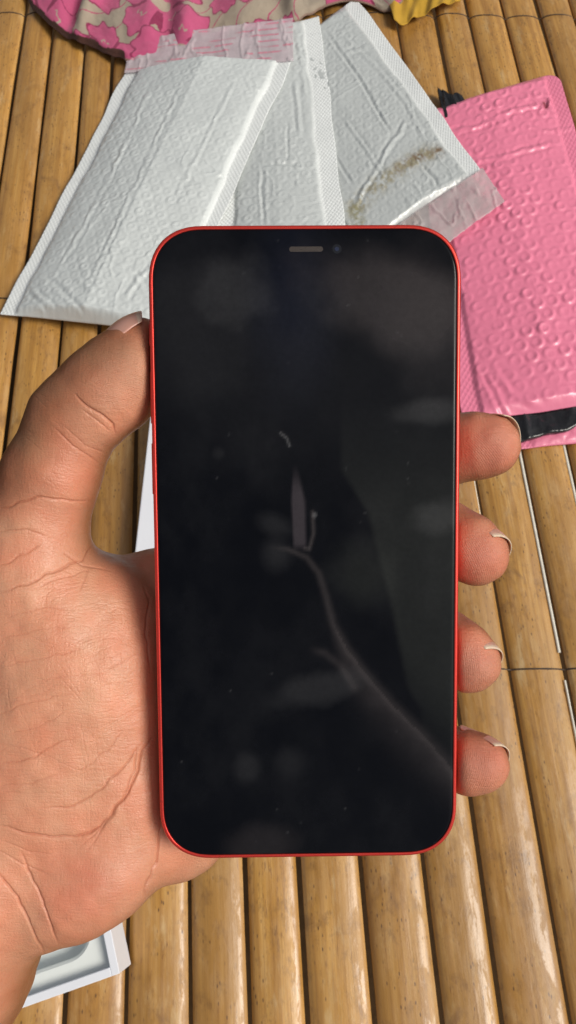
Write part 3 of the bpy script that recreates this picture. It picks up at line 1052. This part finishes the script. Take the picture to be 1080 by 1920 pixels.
add_smudge_refl(blob(515, 985, 30, 18, 20, 0.4, 12, 0.3, 14), GREY, 0.55)
add_smudge_refl(blob(490, 1585, 62, 38, -4, 0.3, 12, 0.2, 30), WARM, 0.45)
add_smudge_refl(blob(410, 850, 9, 9, 0, 0.5, 12, 0.2, 30), GREY, 0.35)
add_smudge_refl(blob(560, 700, 260, 130, 0, 0.8, 15, 0.3, 80), GREY, 0.28)
add_smudge_refl(np.clip(0.5 + fbm(gx / 120, gy / 120, 90), 0, 1) * np.clip(0.55 + fbm(gx / 45, gy / 60, 95), 0, 1), GREY, 0.22)
add_smudge_refl(blob(550, 560, 60, 130, 0, 0.6, 16, 0.2, 60), (0.003, 0.004, 0.009), 0.5)
# greenish reflection painted at the right, bounded on the left by a slanting line
xb = np.interp(gy, [880, 960, 1140, 1290, 1330], [640, 690, 735, 765, 790])
strip = sstep(-8, 8, gx - xb) * sstep(700, 1000, gy) * (1 - sstep(1240, 1420, gy - (gx - 800) * 1.1))
add_smudge_refl(strip, GREEN, 0.62)
# painted reflection of an edge: long curve from the middle to the lower right
crv = [(500, 1025), (540, 1030), (575, 1045), (598, 1075), (612, 1120), (625, 1170), (650, 1215), (690, 1270), (740, 1325), (790, 1375), (835, 1425), (866, 1470)]
d, f = seg_dist(gx, gy, crv)
add_smudge_refl(np.exp(-(d / (3.5 + 9 * f)) ** 2) * sstep(0, 0.12, f) * (1 - 0.5 * f), WARM, 1.0)
cy_ = np.interp(gx, [c[0] for c in crv], [c[1] for c in crv])
low = gy - cy_
wid = np.interp(gx, [600, 640, 700, 760, 860], [20, 50, 62, 70, 60])
add_smudge_refl(np.where((gx > 598) & (low > 0), np.exp(-(low / wid) ** 2.0), 0) * sstep(598, 650, gx) * (0.8 + 0.4 * fbm(gx / 40, gy / 40, 30)), WARM, 0.75)
crv2 = [(575, 1215), (610, 1225), (640, 1250), (665, 1290)]
d, f = seg_dist(gx, gy, crv2)
add_smudge_refl(np.exp(-(d / 7) ** 2) * sstep(0, 0.3, f), WARM, 0.6)
# upright wedge of reflected light, put into the glass colour
wl_ = np.interp(gy, [870, 940, 1030], [550, 547, 551])
wr_ = np.interp(gy, [870, 940, 1030], [556, 572, 574])
add_smudge_refl(sstep(-3, 3, gx - wl_) * (1 - sstep(-5, 4, gx - wr_)) * sstep(865, 930, gy) * (1 - sstep(1015, 1035, gy)), (0.017, 0.014, 0.016), 1.0)
d, f = seg_dist(gx, gy, [(526, 812), (538, 822), (543, 836)])
add_smudge_refl(np.exp(-(d / 2.2) ** 2), GREY, 2.6)
d, f = seg_dist(gx, gy, [(586, 960), (588, 1000), (580, 1030), (572, 1028)])
add_smudge_refl(np.exp(-(d / 3.5) ** 2), WARM, 1.2)
add_smudge_refl(blob(590, 966, 4, 5), GREY, 3.0)
rgd = np.random.default_rng(5)
for _ in range(34):                                # specks of dust
    sx, sy = rgd.uniform(300, 850), rgd.uniform(450, 1590)
    add_smudge_refl(blob(sx, sy, 1.8, 1.8, 0, 0.6, 0, 0.0), GREY, rgd.uniform(0.2, 1.4))
vv = ph2w(np.stack([X, Y, Z - 1.1 * mm], -1).reshape(-1, 3))
Vg, Fg = sheet_closed(Wp.reshape(nr, nc, 3), vv.reshape(nr, nc, 3), nr, nc)
gl = mesh_obj('display', Vg, Fg, MGLASS, ph, cols={'smudge_refl': np.vstack([smudge_refl, smudge_refl])})
fix_normals(gl)


def stadium(cx, cy, w_, h_, z, mat, name, parent=ph, thick=0.04 * mm, n=10):
    pts = rrect(w_, h_, h_ / 2 * 0.999, n, cx, cy)
    V = [(x, y, z) for x, y in pts] + [(x, y, z + thick) for x, y in pts]
    k = len(pts)
    Fc = [(i, (i + 1) % k, k + (i + 1) % k, k + i) for i in range(k)] + [tuple(range(k, 2 * k)), tuple(range(k))[::-1]]
    ob = mesh_obj(name, ph2w(np.array(V)), Fc, mat, parent, smooth=False)
    fix_normals(ob)
    return ob


ytop = PH_L / 2
stadium(0.25 * mm, ytop - 5.45 * mm, 7.7 * mm, 1.15 * mm, 0.02 * mm, MGRILLE, 'earpiece')
ML1 = mat_plain('lens_surround', (0.006, 0.007, 0.010), 0.15, 0.6)
ML2 = mat_plain('lens_glass', (0.012, 0.018, 0.050), 0.08, 0.9)
cam_o = stadium(7.25 * mm, ytop - 5.45 * mm, 2.1 * mm, 2.1 * mm, 0.02 * mm, ML1, 'front_camera')
stadium(7.25 * mm, ytop - 5.45 * mm, 1.0 * mm, 1.0 * mm, 0.07 * mm, ML2, 'lens')


def band(side, pos):
    """thin antenna line across the metal frame"""
    w_ = 0.55 * mm
    e = 0.018 * mm
    if side in 'LR':
        sx = -1 if side == 'L' else 1
        prof = [(sx * (PH_W / 2 - 0.75 * mm), 0.0 + e), (sx * (PH_W / 2 - 0.25 * mm), -0.12 * mm + e), (sx * (PH_W / 2 + e), -0.9 * mm), (sx * (PH_W / 2 + e), -PH_T + 0.8 * mm)]
        V = [(x, pos + s * w_, z) for x, z in prof for s in (-0.5, 0.5)]
    else:
        sy = 1 if side == 'T' else -1
        prof = [(sy * (PH_L / 2 - 0.75 * mm), 0.0 + e), (sy * (PH_L / 2 - 0.25 * mm), -0.12 * mm + e), (sy * (PH_L / 2 + e), -0.9 * mm), (sy * (PH_L / 2 + e), -PH_T + 0.8 * mm)]
        V = [(pos + s * w_, y, z) for y, z in prof for s in (-0.5, 0.5)]
    Fc = [(2 * i, 2 * i + 1, 2 * i + 3, 2 * i + 2) for i in range(3)]
    return mesh_obj('antenna_line', ph2w(np.array(V)), Fc, MREDD, ph)


band('T', 20.5 * mm)
band('R', PH_L / 2 - 15 * mm)
band('L', PH_L / 2 - 15 * mm)
band('L', -PH_L / 2 + 14.5 * mm)
band('R', -PH_L / 2 + 14.5 * mm)
band('B', -21.5 * mm)


def side_button(side, y0, y1):
    sx = -1 if side == 'L' else 1
    x0, x1 = PH_W / 2 - 0.1 * mm, PH_W / 2 + 0.42 * mm
    pts = [(sx * x, y, z) for x in (x0, x1) for y in (y0, y1) for z in (-5.2 * mm, -2.0 * mm)]
    f = [(0, 1, 3, 2), (4, 6, 7, 5), (0, 4, 5, 1), (2, 3, 7, 6), (0, 2, 6, 4), (1, 5, 7, 3)]
    ob = mesh_obj('side_button', ph2w(np.array(pts)), f, MRED, ph, smooth=False)
    fix_normals(ob)
    bevel_obj(ob, 0.0003, 3)


side_button('L', 13.5 * mm, 25.5 * mm)
side_button('L', 30 * mm, 42 * mm)
side_button('L', 48 * mm, 53 * mm)
side_button('R', 20 * mm, 40 * mm)

# ------------------------------------------------------------------ the hand
HR = 0.00065                          # sampling of the hand's surface
lo = np.array([-0.150, -0.172, 0.168])
hi = np.array([0.064, 0.056, 0.262])
N3 = np.ceil((hi - lo) / HR).astype(int)
FIELD = np.full(N3, 1.0, np.float32)
ax_ = [lo[i] + HR * np.arange(N3[i], dtype=np.float32) for i in range(3)]


def block(bmin, bmax):
    i0 = np.clip(np.floor((bmin - lo) / HR).astype(int), 0, N3)
    i1 = np.clip(np.ceil((bmax - lo) / HR).astype(int) + 1, 0, N3)
    sl = tuple(slice(a, b) for a, b in zip(i0, i1))
    g = np.meshgrid(*[a[s] for a, s in zip(ax_, sl)], indexing='ij', sparse=True)
    return sl, g


def smin(a, b, k):
    h = np.maximum(k - np.abs(a - b), 0) / k
    return np.minimum(a, b) - h * h * k * 0.25


def cone(a, b, ra, rb, k=0.004, flat=None):
    """tapered limb piece between camera-frame points a and b"""
    R = max(ra, rb) + k + 0.002
    sl, (x, y, z) = block(np.minimum(a, b) - R, np.maximum(a, b) + R)
    ba = b - a
    t = np.clip(((x - a[0]) * ba[0] + (y - a[1]) * ba[1] + (z - a[2]) * ba[2]) / (ba @ ba), 0, 1)
    r = ra + (rb - ra) * t
    d = np.sqrt((x - a[0] - t * ba[0]) ** 2 + (y - a[1] - t * ba[1]) ** 2 + (z - a[2] - t * ba[2]) ** 2) - r
    FIELD[sl] = smin(FIELD[sl], d.astype(np.float32), k)


def ell(c, r, ang=0.0, k=0.008, yaw=0.0):
    """ellipsoid; ang turns it in the picture plane (degrees, counter-clockwise), yaw about the vertical"""
    r = np.array(r)
    R = r.max() + k + 0.002
    sl, (x, y, z) = block(c - R, c + R)
    ca, sa = math.cos(rad(ang)), math.sin(rad(ang))
    X0, Y0, Z0 = x - c[0], y - c[1], z - c[2]
    X1 = X0 * ca + Y0 * sa
    Y1 = -X0 * sa + Y0 * ca
    cy_, sy_ = math.cos(rad(yaw)), math.sin(rad(yaw))
    X2 = X1 * cy_ + Z0 * sy_
    Z2 = -X1 * sy_ + Z0 * cy_
    k0 = np.sqrt((X2 / r[0]) ** 2 + (Y1 / r[1]) ** 2 + (Z2 / r[2]) ** 2)
    k1 = np.sqrt((X2 / r[0] ** 2) ** 2 + (Y1 / r[1] ** 2) ** 2 + (Z2 / r[2] ** 2) ** 2)
    d = k0 * (k0 - 1) / np.maximum(k1, 1e-6)
    FIELD[sl] = smin(FIELD[sl], d.astype(np.float32), k)


def chain(pts, k=0.005):
    """pts: (px, py, depth, radius in mm)"""
    for (a, b) in zip(pts[:-1], pts[1:]):
        cone(cs(*a[:3]), cs(*b[:3]), a[3] * mm, b[3] * mm, k)


# forearm, wrist, palm
chain([(-430, 2300, 0.215, 26), (-195, 1990, 0.210, 21.5), (-95, 1800, 0.206, 20), (-40, 1650, 0.205, 19)], 0.010)
ell(cs(40, 1490, 0.209), (0.030, 0.033, 0.020), 0, 0.014)
ell(cs(120, 1320, 0.216), (0.044, 0.036, 0.018), 0, 0.010)
ell(cs(330, 1340, 0.224), (0.036, 0.034, 0.014), 0, 0.010)
# thenar mound
ell(cs(95, 1345, 0.205), (0.0262, 0.037, 0.0195), 4, 0.010)
ell(cs(135, 1225, 0.201), (0.0195, 0.0225, 0.0145), 12, 0.010)
ell(cs(45, 1110, 0.200), (0.0180, 0.020, 0.0140), 20, 0.010)
ell(cs(222, 1270, 0.2040), (0.0130, 0.0280, 0.0115), 0, 0.008)
ell(cs(232, 1410, 0.2050), (0.0120, 0.0240, 0.0115), 0, 0.008)
# heel of the hand and the little-finger side
ell(cs(160, 1646, 0.2035), (0.0140, 0.0215, 0.0150), -57, 0.006)
ell(cs(225, 1530, 0.2060), (0.0150, 0.0220, 0.0130), -20, 0.008)
ell(cs(312, 1520, 0.2145), (0.0190, 0.0185, 0.0150), -35, 0.005)
chain([(240, 1500, 0.215, 15), (400, 1440, 0.219, 13.5)], 0.010)
# knuckle row behind the phone
chain([(260, 1150, 0.218, 11.0), (340, 1210, 0.224, 11.5), (380, 1330, 0.226, 11.5), (400, 1440, 0.222, 12.0)], 0.012)
# thumb
chain([(48, 1075, 0.2005, 14.6), (66, 985, 0.1990, 12.2), (98, 890, 0.1960, 11.0), (138, 790, 0.1935, 10.5)], 0.005)
chain([(138, 790, 0.1935, 10.5), (166, 757, 0.1925, 9.7), (212, 716, 0.1915, 9.4), (246, 682, 0.1912, 8.3), (263, 648, 0.1915, 6.6)], 0.004)
ell(cs(222, 724, 0.1905), (0.0103, 0.0145, 0.0086), -42, 0.005)
# web between thumb and index
ell(cs(150, 1125, 0.210), (0.013, 0.012, 0.012), 30, 0.007)
chain([(130, 1135, 0.214, 10.5), (290, 1112, 0.217, 10.3), (340, 1105, 0.219, 10.2)], 0.005)
# fingers: knuckle, middle joint, end joint, tip
chain([(300, 1108, 0.2185, 10.2), (560, 985, 0.2160, 9.2), (760, 862, 0.2090, 8.4), (850, 842, 0.2010, 8.3), (905, 835, 0.1958, 7.5), (924, 833, 0.1945, 6.6)], 0.004)
chain([(350, 1215, 0.2240, 10.6), (590, 1100, 0.2170, 9.4), (750, 985, 0.2110, 8.6), (835, 1000, 0.2035, 7.7), (880, 1030, 0.1965, 7.9), (898, 1044, 0.1950, 7.1)], 0.004)
chain([(380, 1330, 0.2260, 10.4), (600, 1260, 0.2170, 9.2), (740, 1180, 0.2110, 8.3), (826, 1200, 0.2030, 7.4), (866, 1232, 0.1960, 7.6), (884, 1245, 0.1950, 6.8)], 0.004)
chain([(400, 1440, 0.2230, 9.6), (610, 1400, 0.2160, 8.4), (760, 1400, 0.2100, 7.9), (840, 1420, 0.2020, 7.6), (884, 1430, 0.1960, 7.2), (903, 1430, 0.1952, 6.3)], 0.004)

# press the hand against the phone: its volume is taken out of the hand
cc_ = ph2cam(np.array([0, 0, -PH_T / 2]))
sl, (x, y, z) = block(cc_ - np.array([0.05, 0.088, 0.022]), cc_ + np.array([0.05, 0.088, 0.022]))
dx, dy, dz_ = x - cc_[0], y - cc_[1], z - cc_[2]
X1 = dx * px_ax[0] + dy * px_ax[1] + dz_ * px_ax[2]
Y1 = dx * py_ax[0] + dy * py_ax[1] + dz_ * py_ax[2]
Z1 = dx * pz_ax[0] + dy * pz_ax[1] + dz_ * pz_ax[2]
qx = np.abs(X1) - (PH_W / 2 - 0.009)
qy = np.abs(Y1) - (PH_L / 2 - 0.009)
qz = np.abs(Z1) - (PH_T / 2)
d2 = np.hypot(np.maximum(qx, 0), np.maximum(qy, 0)) + np.minimum(np.maximum(qx, qy), 0) - 0.009
# the cut reaches in front of the glass too
bx_ = np.maximum(d2, np.maximum(-Z1 - PH_T / 2, Z1 - 0.03)) - 0.00012
FIELD[sl] = -smin(-FIELD[sl], bx_.astype(np.float32), 0.0022)


def surface_nets(Fv):
    s = Fv < 0
    c = np.zeros(tuple(n - 1 for n in Fv.shape), np.int8)
    for dx in (0, 1):
        for dy in (0, 1):
            for dz in (0, 1):
                c += s[dx:s.shape[0] - 1 + dx, dy:s.shape[1] - 1 + dy, dz:s.shape[2] - 1 + dz]
    act = (c > 0) & (c < 8)
    I = np.argwhere(act)
    idx = np.full(act.shape, -1, np.int32)
    idx[act] = np.arange(len(I))
    acc = np.zeros((len(I), 3))
    cnt = np.zeros(len(I))
    corners = [(a, b, c_) for a in (0, 1) for b in (0, 1) for c_ in (0, 1)]
    val = {k: Fv[I[:, 0] + k[0], I[:, 1] + k[1], I[:, 2] + k[2]].astype(float) for k in corners}
    for a in corners:
        for axn in range(3):
            if a[axn] == 1:
                continue
            b = list(a)
            b[axn] = 1
            b = tuple(b)
            va, vb = val[a], val[b]
            m = (va < 0) != (vb < 0)
            t = np.where(m, va / np.where(m, va - vb, 1), 0)
            p = np.array(a)[None, :].repeat(len(I), 0).astype(float)
            p[:, axn] += t
            acc[m] += p[m]
            cnt[m] += 1
    V = lo + HR * (I + acc / cnt[:, None])
    faces = []
    for axn in range(3):
        o1, o2 = [(1, 2), (2, 0), (0, 1)][axn]
        a = np.moveaxis(s, axn, 0)
        ch = s.take(range(0, s.shape[axn] - 1), axn) != s.take(range(1, s.shape[axn]), axn)
        E = np.argwhere(ch)
        ok = (E[:, o1] > 0) & (E[:, o2] > 0) & (E[:, o1] < s.shape[o1] - 1) & (E[:, o2] < s.shape[o2] - 1)
        E = E[ok]
        ins = s[E[:, 0], E[:, 1], E[:, 2]]

        def cell(d1, d2):
            q = E.copy()
            q[:, o1] -= d1
            q[:, o2] -= d2
            return idx[q[:, 0], q[:, 1], q[:, 2]]
        q = np.stack([cell(1, 1), cell(0, 1), cell(0, 0), cell(1, 0)], 1)
        q[~ins] = q[~ins][:, ::-1]
        faces.append(q)
    return V, np.vstack(faces)


HV, HF = surface_nets(FIELD)
# a few rounds of smoothing along the mesh edges
ed = np.vstack([HF[:, [0, 1]], HF[:, [1, 2]], HF[:, [2, 3]], HF[:, [3, 0]]])
deg = np.bincount(ed[:, 0], minlength=len(HV)) + np.bincount(ed[:, 1], minlength=len(HV))
for _ in range(3):
    acc = np.zeros_like(HV)
    for c in range(3):
        acc[:, c] = np.bincount(ed[:, 0], HV[ed[:, 1], c], len(HV)) + np.bincount(ed[:, 1], HV[ed[:, 0], c], len(HV))
    HV = 0.5 * HV + 0.5 * acc / deg[:, None]


def vnormals(V, Fq):
    n = np.cross(V[Fq[:, 2]] - V[Fq[:, 0]], V[Fq[:, 3]] - V[Fq[:, 1]])
    N = np.zeros_like(V)
    for c in range(3):
        for k in range(4):
            N[:, c] += np.bincount(Fq[:, k], n[:, c], len(V))
    return N / np.maximum(np.linalg.norm(N, axis=1), 1e-12)[:, None]


# the skin in view is refined twice, so that the creases are real relief
BORDER = []


def refine(V, Fq):
    px = 540 + F_PX * V[:, 0] / V[:, 2]
    py = 960 - F_PX * V[:, 1] / V[:, 2]
    N = vnormals(V, Fq)
    ok = (px > -25) & (px < 325) & (py < 1945) & (N[:, 2] < 0.25) & (V[:, 2] < 0.216)
    m = ok[Fq].all(1)
    A, B = Fq[m], Fq[~m]
    e = np.sort(np.stack([A, np.roll(A, -1, 1)], -1).reshape(-1, 2), 1)
    key = e[:, 0].astype(np.int64) * len(V) + e[:, 1]
    uq, inv, cnt = np.unique(key, return_inverse=True, return_counts=True)
    ea, eb = uq // len(V), uq % len(V)
    mid = len(V) + np.arange(len(uq))
    cen = len(V) + len(uq) + np.arange(len(A))
    V2 = np.vstack([V, (V[ea] + V[eb]) / 2, V[A].mean(1)])
    em = mid[inv.reshape(-1, 4)]
    new = [np.stack([A[:, k], em[:, k], cen, em[:, (k - 1) % 4]], 1) for k in range(4)]
    bd = cnt == 1
    BORDER.append((mid[bd], ea[bd], eb[bd]))
    fixed = np.zeros(len(V2), bool)
    fixed[np.unique(B)] = True
    fixed[mid[bd]] = True
    fixed[ea[bd]] = True
    fixed[eb[bd]] = True
    used = np.zeros(len(V2), bool)
    An = np.vstack(new)
    used[An.ravel()] = True
    ed = np.vstack([An[:, [k, (k + 1) % 4]] for k in range(4)])
    dg = np.bincount(ed[:, 0], minlength=len(V2)) + np.bincount(ed[:, 1], minlength=len(V2))
    mv = used & ~fixed
    for _ in range(4):
        ac = np.stack([np.bincount(ed[:, 0], V2[ed[:, 1], c], len(V2)) + np.bincount(ed[:, 1], V2[ed[:, 0], c], len(V2)) for c in range(3)], 1)
        V2[mv] = 0.5 * V2[mv] + 0.5 * ac[mv] / dg[mv][:, None]
    return V2, np.vstack([B, An])


HV, HF = refine(*refine(HV, HF))
HN = vnormals(HV, HF)
hx = 540 + F_PX * HV[:, 0] / HV[:, 2]
hy = 960 - F_PX * HV[:, 1] / HV[:, 2]
front = sstep(-0.05, 0.35, -HN[:, 2])
near = HV[:, 2] < 0.212
disp = np.zeros(len(HV))
crease_a = np.zeros(len(HV))
# (polyline in the photograph, width px, depth mm)
CREASES = [
    ([(140, 738), (161, 760), (192, 778), (213, 797), (217, 815)], 3.4, 0.75),
    ([(150, 765), (185, 790), (206, 808)], 3.0, 0.28),
    ([(98, 799), (135, 835), (192, 872)], 3.0, 0.32), ([(120, 800), (160, 835), (200, 850)], 2.6, 0.18),
    ([(-10, 958), (41, 942), (78, 931), (124, 938), (176, 942)], 3.4, 0.60),
    ([(-10, 998), (47, 991), (90, 1008)], 3.0, 0.35), ([(-10, 1066), (47, 1038), (80, 1020)], 3.0, 0.35),
    ([(-10, 1112), (52, 1097), (104, 1069), (155, 1051), (176, 1009)], 3.4, 0.50),
    ([(119, 1038), (155, 1061), (207, 1069)], 3.0, 0.42), ([(165, 1064), (160, 1085), (150, 1110)], 2.8, 0.25),
    ([(60, 1105), (110, 1085), (170, 1068)], 2.8, 0.25),
    ([(-10, 1543), (41, 1561), (93, 1569), (155, 1567), (187, 1552), (218, 1515), (249, 1468), (270, 1411), (286, 1383)], 3.8, 0.85),
    ([(78, 1517), (124, 1515), (171, 1494), (207, 1463), (244, 1421), (268, 1392)], 3.2, 0.45),
    ([(-10, 1434), (62, 1421), (104, 1396), (140, 1385)], 2.8, 0.36), ([(140, 1452), (197, 1411), (233, 1370)], 2.8, 0.25),
    ([(-5, 1475), (60, 1470), (110, 1450)], 2.8, 0.25), ([(10, 1380), (80, 1360), (130, 1330)], 2.6, 0.22),
    ([(-5, 1340), (60, 1315), (140, 1300)], 2.6, 0.24), ([(-5, 1250), (80, 1235), (160, 1215)], 2.6, 0.26),
    ([(0, 1200), (70, 1180), (150, 1175)], 2.6, 0.20), ([(0, 1160), (90, 1140), (140, 1145)], 2.6, 0.22),
    ([(190, 1260), (230, 1240), (270, 1222)], 2.6, 0.20), ([(60, 1280), (120, 1270), (200, 1262)], 2.6, 0.18),
    ([(0, 1395), (40, 1400), (90, 1420)], 2.5, 0.18), 
    
    ([(268, 1096), (282, 1131), (277, 1178), (276, 1214), (284, 1266)], 3.4, 0.60),
    ([(258, 1400), (250, 1445), (225, 1500), (165, 1600)], 3.0, 0.35), ([(230, 1500), (200, 1545), (150, 1590)], 2.8, 0.25),
    ([(301, 1540), (300, 1580), (294, 1618), (280, 1650), (268, 1682)], 3.6, 0.75),
    ([(40, 1600), (62, 1650), (80, 1690), (94, 1733), (108, 1768)], 3.8, 0.75),
    ([(-10, 1630), (31, 1680), (58, 1738), (82, 1784)], 3.8, 0.75), ([(-10, 1590), (40, 1620), (95, 1640)], 2.8, 0.25),
    ([(0, 1575), (60, 1600), (100, 1600)], 2.6, 0.2),
]
rgc = np.random.default_rng(21)
for _ in range(260):                                   # many fine lines over the mound, mostly running across it
    x0, y0 = rgc.uniform(-20, 230), rgc.uniform(1090, 1500)
    L_ = rgc.uniform(25, 90)
    a = rad(rgc.normal(-14, 12)) if rgc.random() < 0.9 else rad(rgc.normal(75, 15))
    CREASES.append(([(x0, y0), (x0 + L_ / 2 * math.cos(a), y0 + L_ / 2 * math.sin(a) + rgc.uniform(-4, 4)), (x0 + L_ * math.cos(a), y0 + L_ * math.sin(a))], 1.3, rgc.uniform(0.04, 0.12)))
for _ in range(26):
    x0, y0 = rgc.uniform(40, 180), rgc.uniform(690, 930)
    L_ = rgc.uniform(25, 60)
    a = rad(rgc.normal(35, 10))
    CREASES.append(([(x0, y0), (x0 + L_ * math.cos(a), y0 + L_ * math.sin(a))], 1.5, rgc.uniform(0.05, 0.11)))
sel = np.where(near & (front > 0) & (hx < 330))[0]
sx_, sy_ = hx[sel], hy[sel]
wob = 3.0 * vnoise(sx_ / 17, sy_ / 17, 41)
for line, wpx, dep in CREASES:
    l_ = np.array(line, float)
    bb = (sx_ > l_[:, 0].min() - 25) & (sx_ < l_[:, 0].max() + 25) & (sy_ > l_[:, 1].min() - 25) & (sy_ < l_[:, 1].max() + 25)
    ii = np.where(bb)[0]
    if not len(ii):
        continue
    d, f = seg_dist(sx_[ii] + wob[ii], sy_[ii] + wob[ii] * 0.7, line)
    fade = np.minimum(sstep(-0.02, 0.2, f), 1 - sstep(0.8, 1.02, f)) * 0.85 + 0.15
    g = np.exp(-(d / (wpx * 0.60)) ** 2) * fade
    disp[sel[ii]] -= dep * mm * 0.50 * g * front[sel[ii]]
    disp[sel[ii]] += dep * mm * 0.07 * np.exp(-((d - 3.0 * wpx) / (2.2 * wpx)) ** 2) * fade
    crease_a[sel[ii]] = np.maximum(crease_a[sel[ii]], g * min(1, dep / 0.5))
# soft unevenness of the flesh
disp += 0.00035 * vnoise(HV[:, 0] * 110 + 5, HV[:, 1] * 110, 51) + 0.00015 * vnoise(HV[:, 0] * 330, HV[:, 1] * 330, 52)
HV = HV + HN * disp[:, None]
for md, ea, eb in BORDER:
    HV[md] = (HV[ea] + HV[eb]) / 2

# skin tone: pinker on the palm and pads, browner towards the back of the hand
palm = np.array([0.650, 0.325, 0.198])
pad = np.array([0.585, 0.235, 0.150])
back = np.array([0.270, 0.118, 0.052])
tipd = np.full(len(HV), 1e9)
for (tx, ty) in ((930, 834), (905, 1045), (890, 1250), (908, 1432)):
    tipd = np.minimum(tipd, np.hypot(hx - tx, hy - ty))
kp = np.exp(-(tipd / 75) ** 2)
heel = np.exp(-(((hx - 180) / 110) ** 2 + ((hy - 1660) / 90) ** 2)) + 0.6 * np.exp(-(((hx - 120) / 90) ** 2 + ((hy - 900) / 120) ** 2))
pk_ = np.clip(kp + 0.6 * heel, 0, 1)[:, None]
tone = palm * (1 - pk_) + pad * pk_
dors = 1 - sstep(0.05, 0.74, -HN[:, 2])
dors = np.clip(dors + 0.0, 0, 1)
# the thumb's outer side and the wrist carry the darker back-of-hand tone
l1, _f = seg_dist(hx, hy, [(-60, 960), (20, 850), (60, 770), (100, 700), (200, 620)])
outer_t = np.exp(-(l1 / 75) ** 2) * (1 - sstep(930, 1040, hy))
wr1 = sstep(60, -120, (hx - 60) * 1.0 - (hy - 1740) * 0.25) * (hy > 1650)
k = np.clip(dors * 0.85 + 0.85 * outer_t + 0.35 * (hy > 1700) * sstep(1700, 1850, hy), 0, 1)[:, None]
tone = tone * (1 - k) + back * k
tone *= (1 + 0.10 * fbm(hx / 40, hy / 40, 55))[:, None]
blot = np.clip(0.5 + 0.9 * fbm(hx / 55, hy / 55, 57), 0, 1)[:, None]
tone = tone * (1 + blot * (np.array([1.03, 0.86, 0.84]) - 1))
ck = (0.42 * crease_a)[:, None]  # crease shading painted into the skin tone, slightly reddened
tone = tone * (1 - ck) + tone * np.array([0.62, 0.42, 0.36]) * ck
# fingerprint ridges on the pads
ridge = np.zeros(len(HV))
for (tx, ty, rr_) in ((930, 850, 60), (905, 1060, 60), (890, 1262, 55), (905, 1445, 52), (236, 690, 75)):
    ridge += np.exp(-(np.hypot(hx - tx, hy - ty) / rr_) ** 4)
person = empty('person', cam2world(cs(-150, 1960, 0.21)))
tag(person, 'bare left hand holding up the red phone, thumb pressed against its left edge', 'person')
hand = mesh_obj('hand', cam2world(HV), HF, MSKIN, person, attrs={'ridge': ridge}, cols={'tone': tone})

# nails
MNAIL = M('fingernail')
na = MNAIL.attr('tip')
MNAIL.set(base=MNAIL.mix(na, (0.62, 0.32, 0.25), (0.74, 0.56, 0.42)), rough=0.28, spec=0.5, sss=0.15, ssr=(1, 0.4, 0.2), sscale=0.002)


def nail(c, axis, dorsal, r, width=62, back_l=1.1, fwd=1.06, lift=1.03, name='fingernail'):
    """curved plate hugging the dorsal side of a fingertip. c: tip centre (camera metres)"""
    a = np.array(axis, float)
    a /= np.linalg.norm(a)
    dn = np.array(dorsal, float)
    dn -= a * (dn @ a)
    dn /= np.linalg.norm(dn)
    sd_ = np.cross(a, dn)
    nu, nv = 25, 29
    top, bot, tp = [], [], []
    for i in range(nu):
        th_ = rad(width) * (2 * i / (nu - 1) - 1)
        for j in range(nv):
            q = j / (nv - 1)
            s_ = -back_l + (back_l + fwd) * q              # along the finger in radii
            edge_cut = 1 - 0.22 * (th_ / rad(width)) ** 2     # rounded free edge
            s2 = s_ if s_ < 0 else s_ * edge_cut
            if s_ < 0:
                s2 = s_ * (1 - 0.25 * (th_ / rad(width)) ** 4)
            # nail surface follows the tip's rounding at first, then runs on straight
            drop = 0.30 * max(s2, -0.2) ** 2 if s2 > 0 else 0
            rr2 = r * (lift - drop)
            p = c + a * (s2 * r) + (dn * math.cos(th_) + sd_ * math.sin(th_)) * rr2
            nrm = dn * math.cos(th_) + sd_ * math.sin(th_)
            top.append(p)
            bot.append(p - nrm * 0.00028)
            tp.append(float(sstep(1 - 0.17 / fwd, 1 - 0.10 / fwd, s_ / fwd)))
    top = cam2world(np.array(top)).reshape(nu, nv, 3)
    bot = cam2world(np.array(bot)).reshape(nu, nv, 3)
    V, Fc = sheet_closed(top, bot, nu, nv)
    ob = mesh_obj(name, V, Fc, MNAIL.m, person, attrs={'tip': np.r_[tp, tp]})
    fix_normals(ob)
    return ob


nail(cs(919, 834, 0.1946), (0.80, 0.05, -0.59), (0.50, 0.62, 0.58), 0.0073, fwd=0.80, lift=1.05, width=62)
nail(cs(894, 1040, 0.1950), (0.64, -0.37, -0.68), (0.62, 0.74, 0.14), 0.0077, fwd=0.70, lift=1.04, width=56, back_l=1.3)
nail(cs(880, 1242, 0.1950), (0.64, -0.37, -0.68), (0.62, 0.74, 0.14), 0.0074, fwd=0.72, lift=1.04, width=56, back_l=1.3)
nail(cs(899, 1431, 0.1951), (0.72, -0.16, -0.68), (0.56, 0.66, 0.40), 0.0069, fwd=0.74, lift=1.04, width=56)
nail(cs(254, 661, 0.1912), (0.72, 0.69, 0.0), (-0.66, 0.66, -0.38), 0.0082, fwd=0.96, back_l=0.75, width=48)
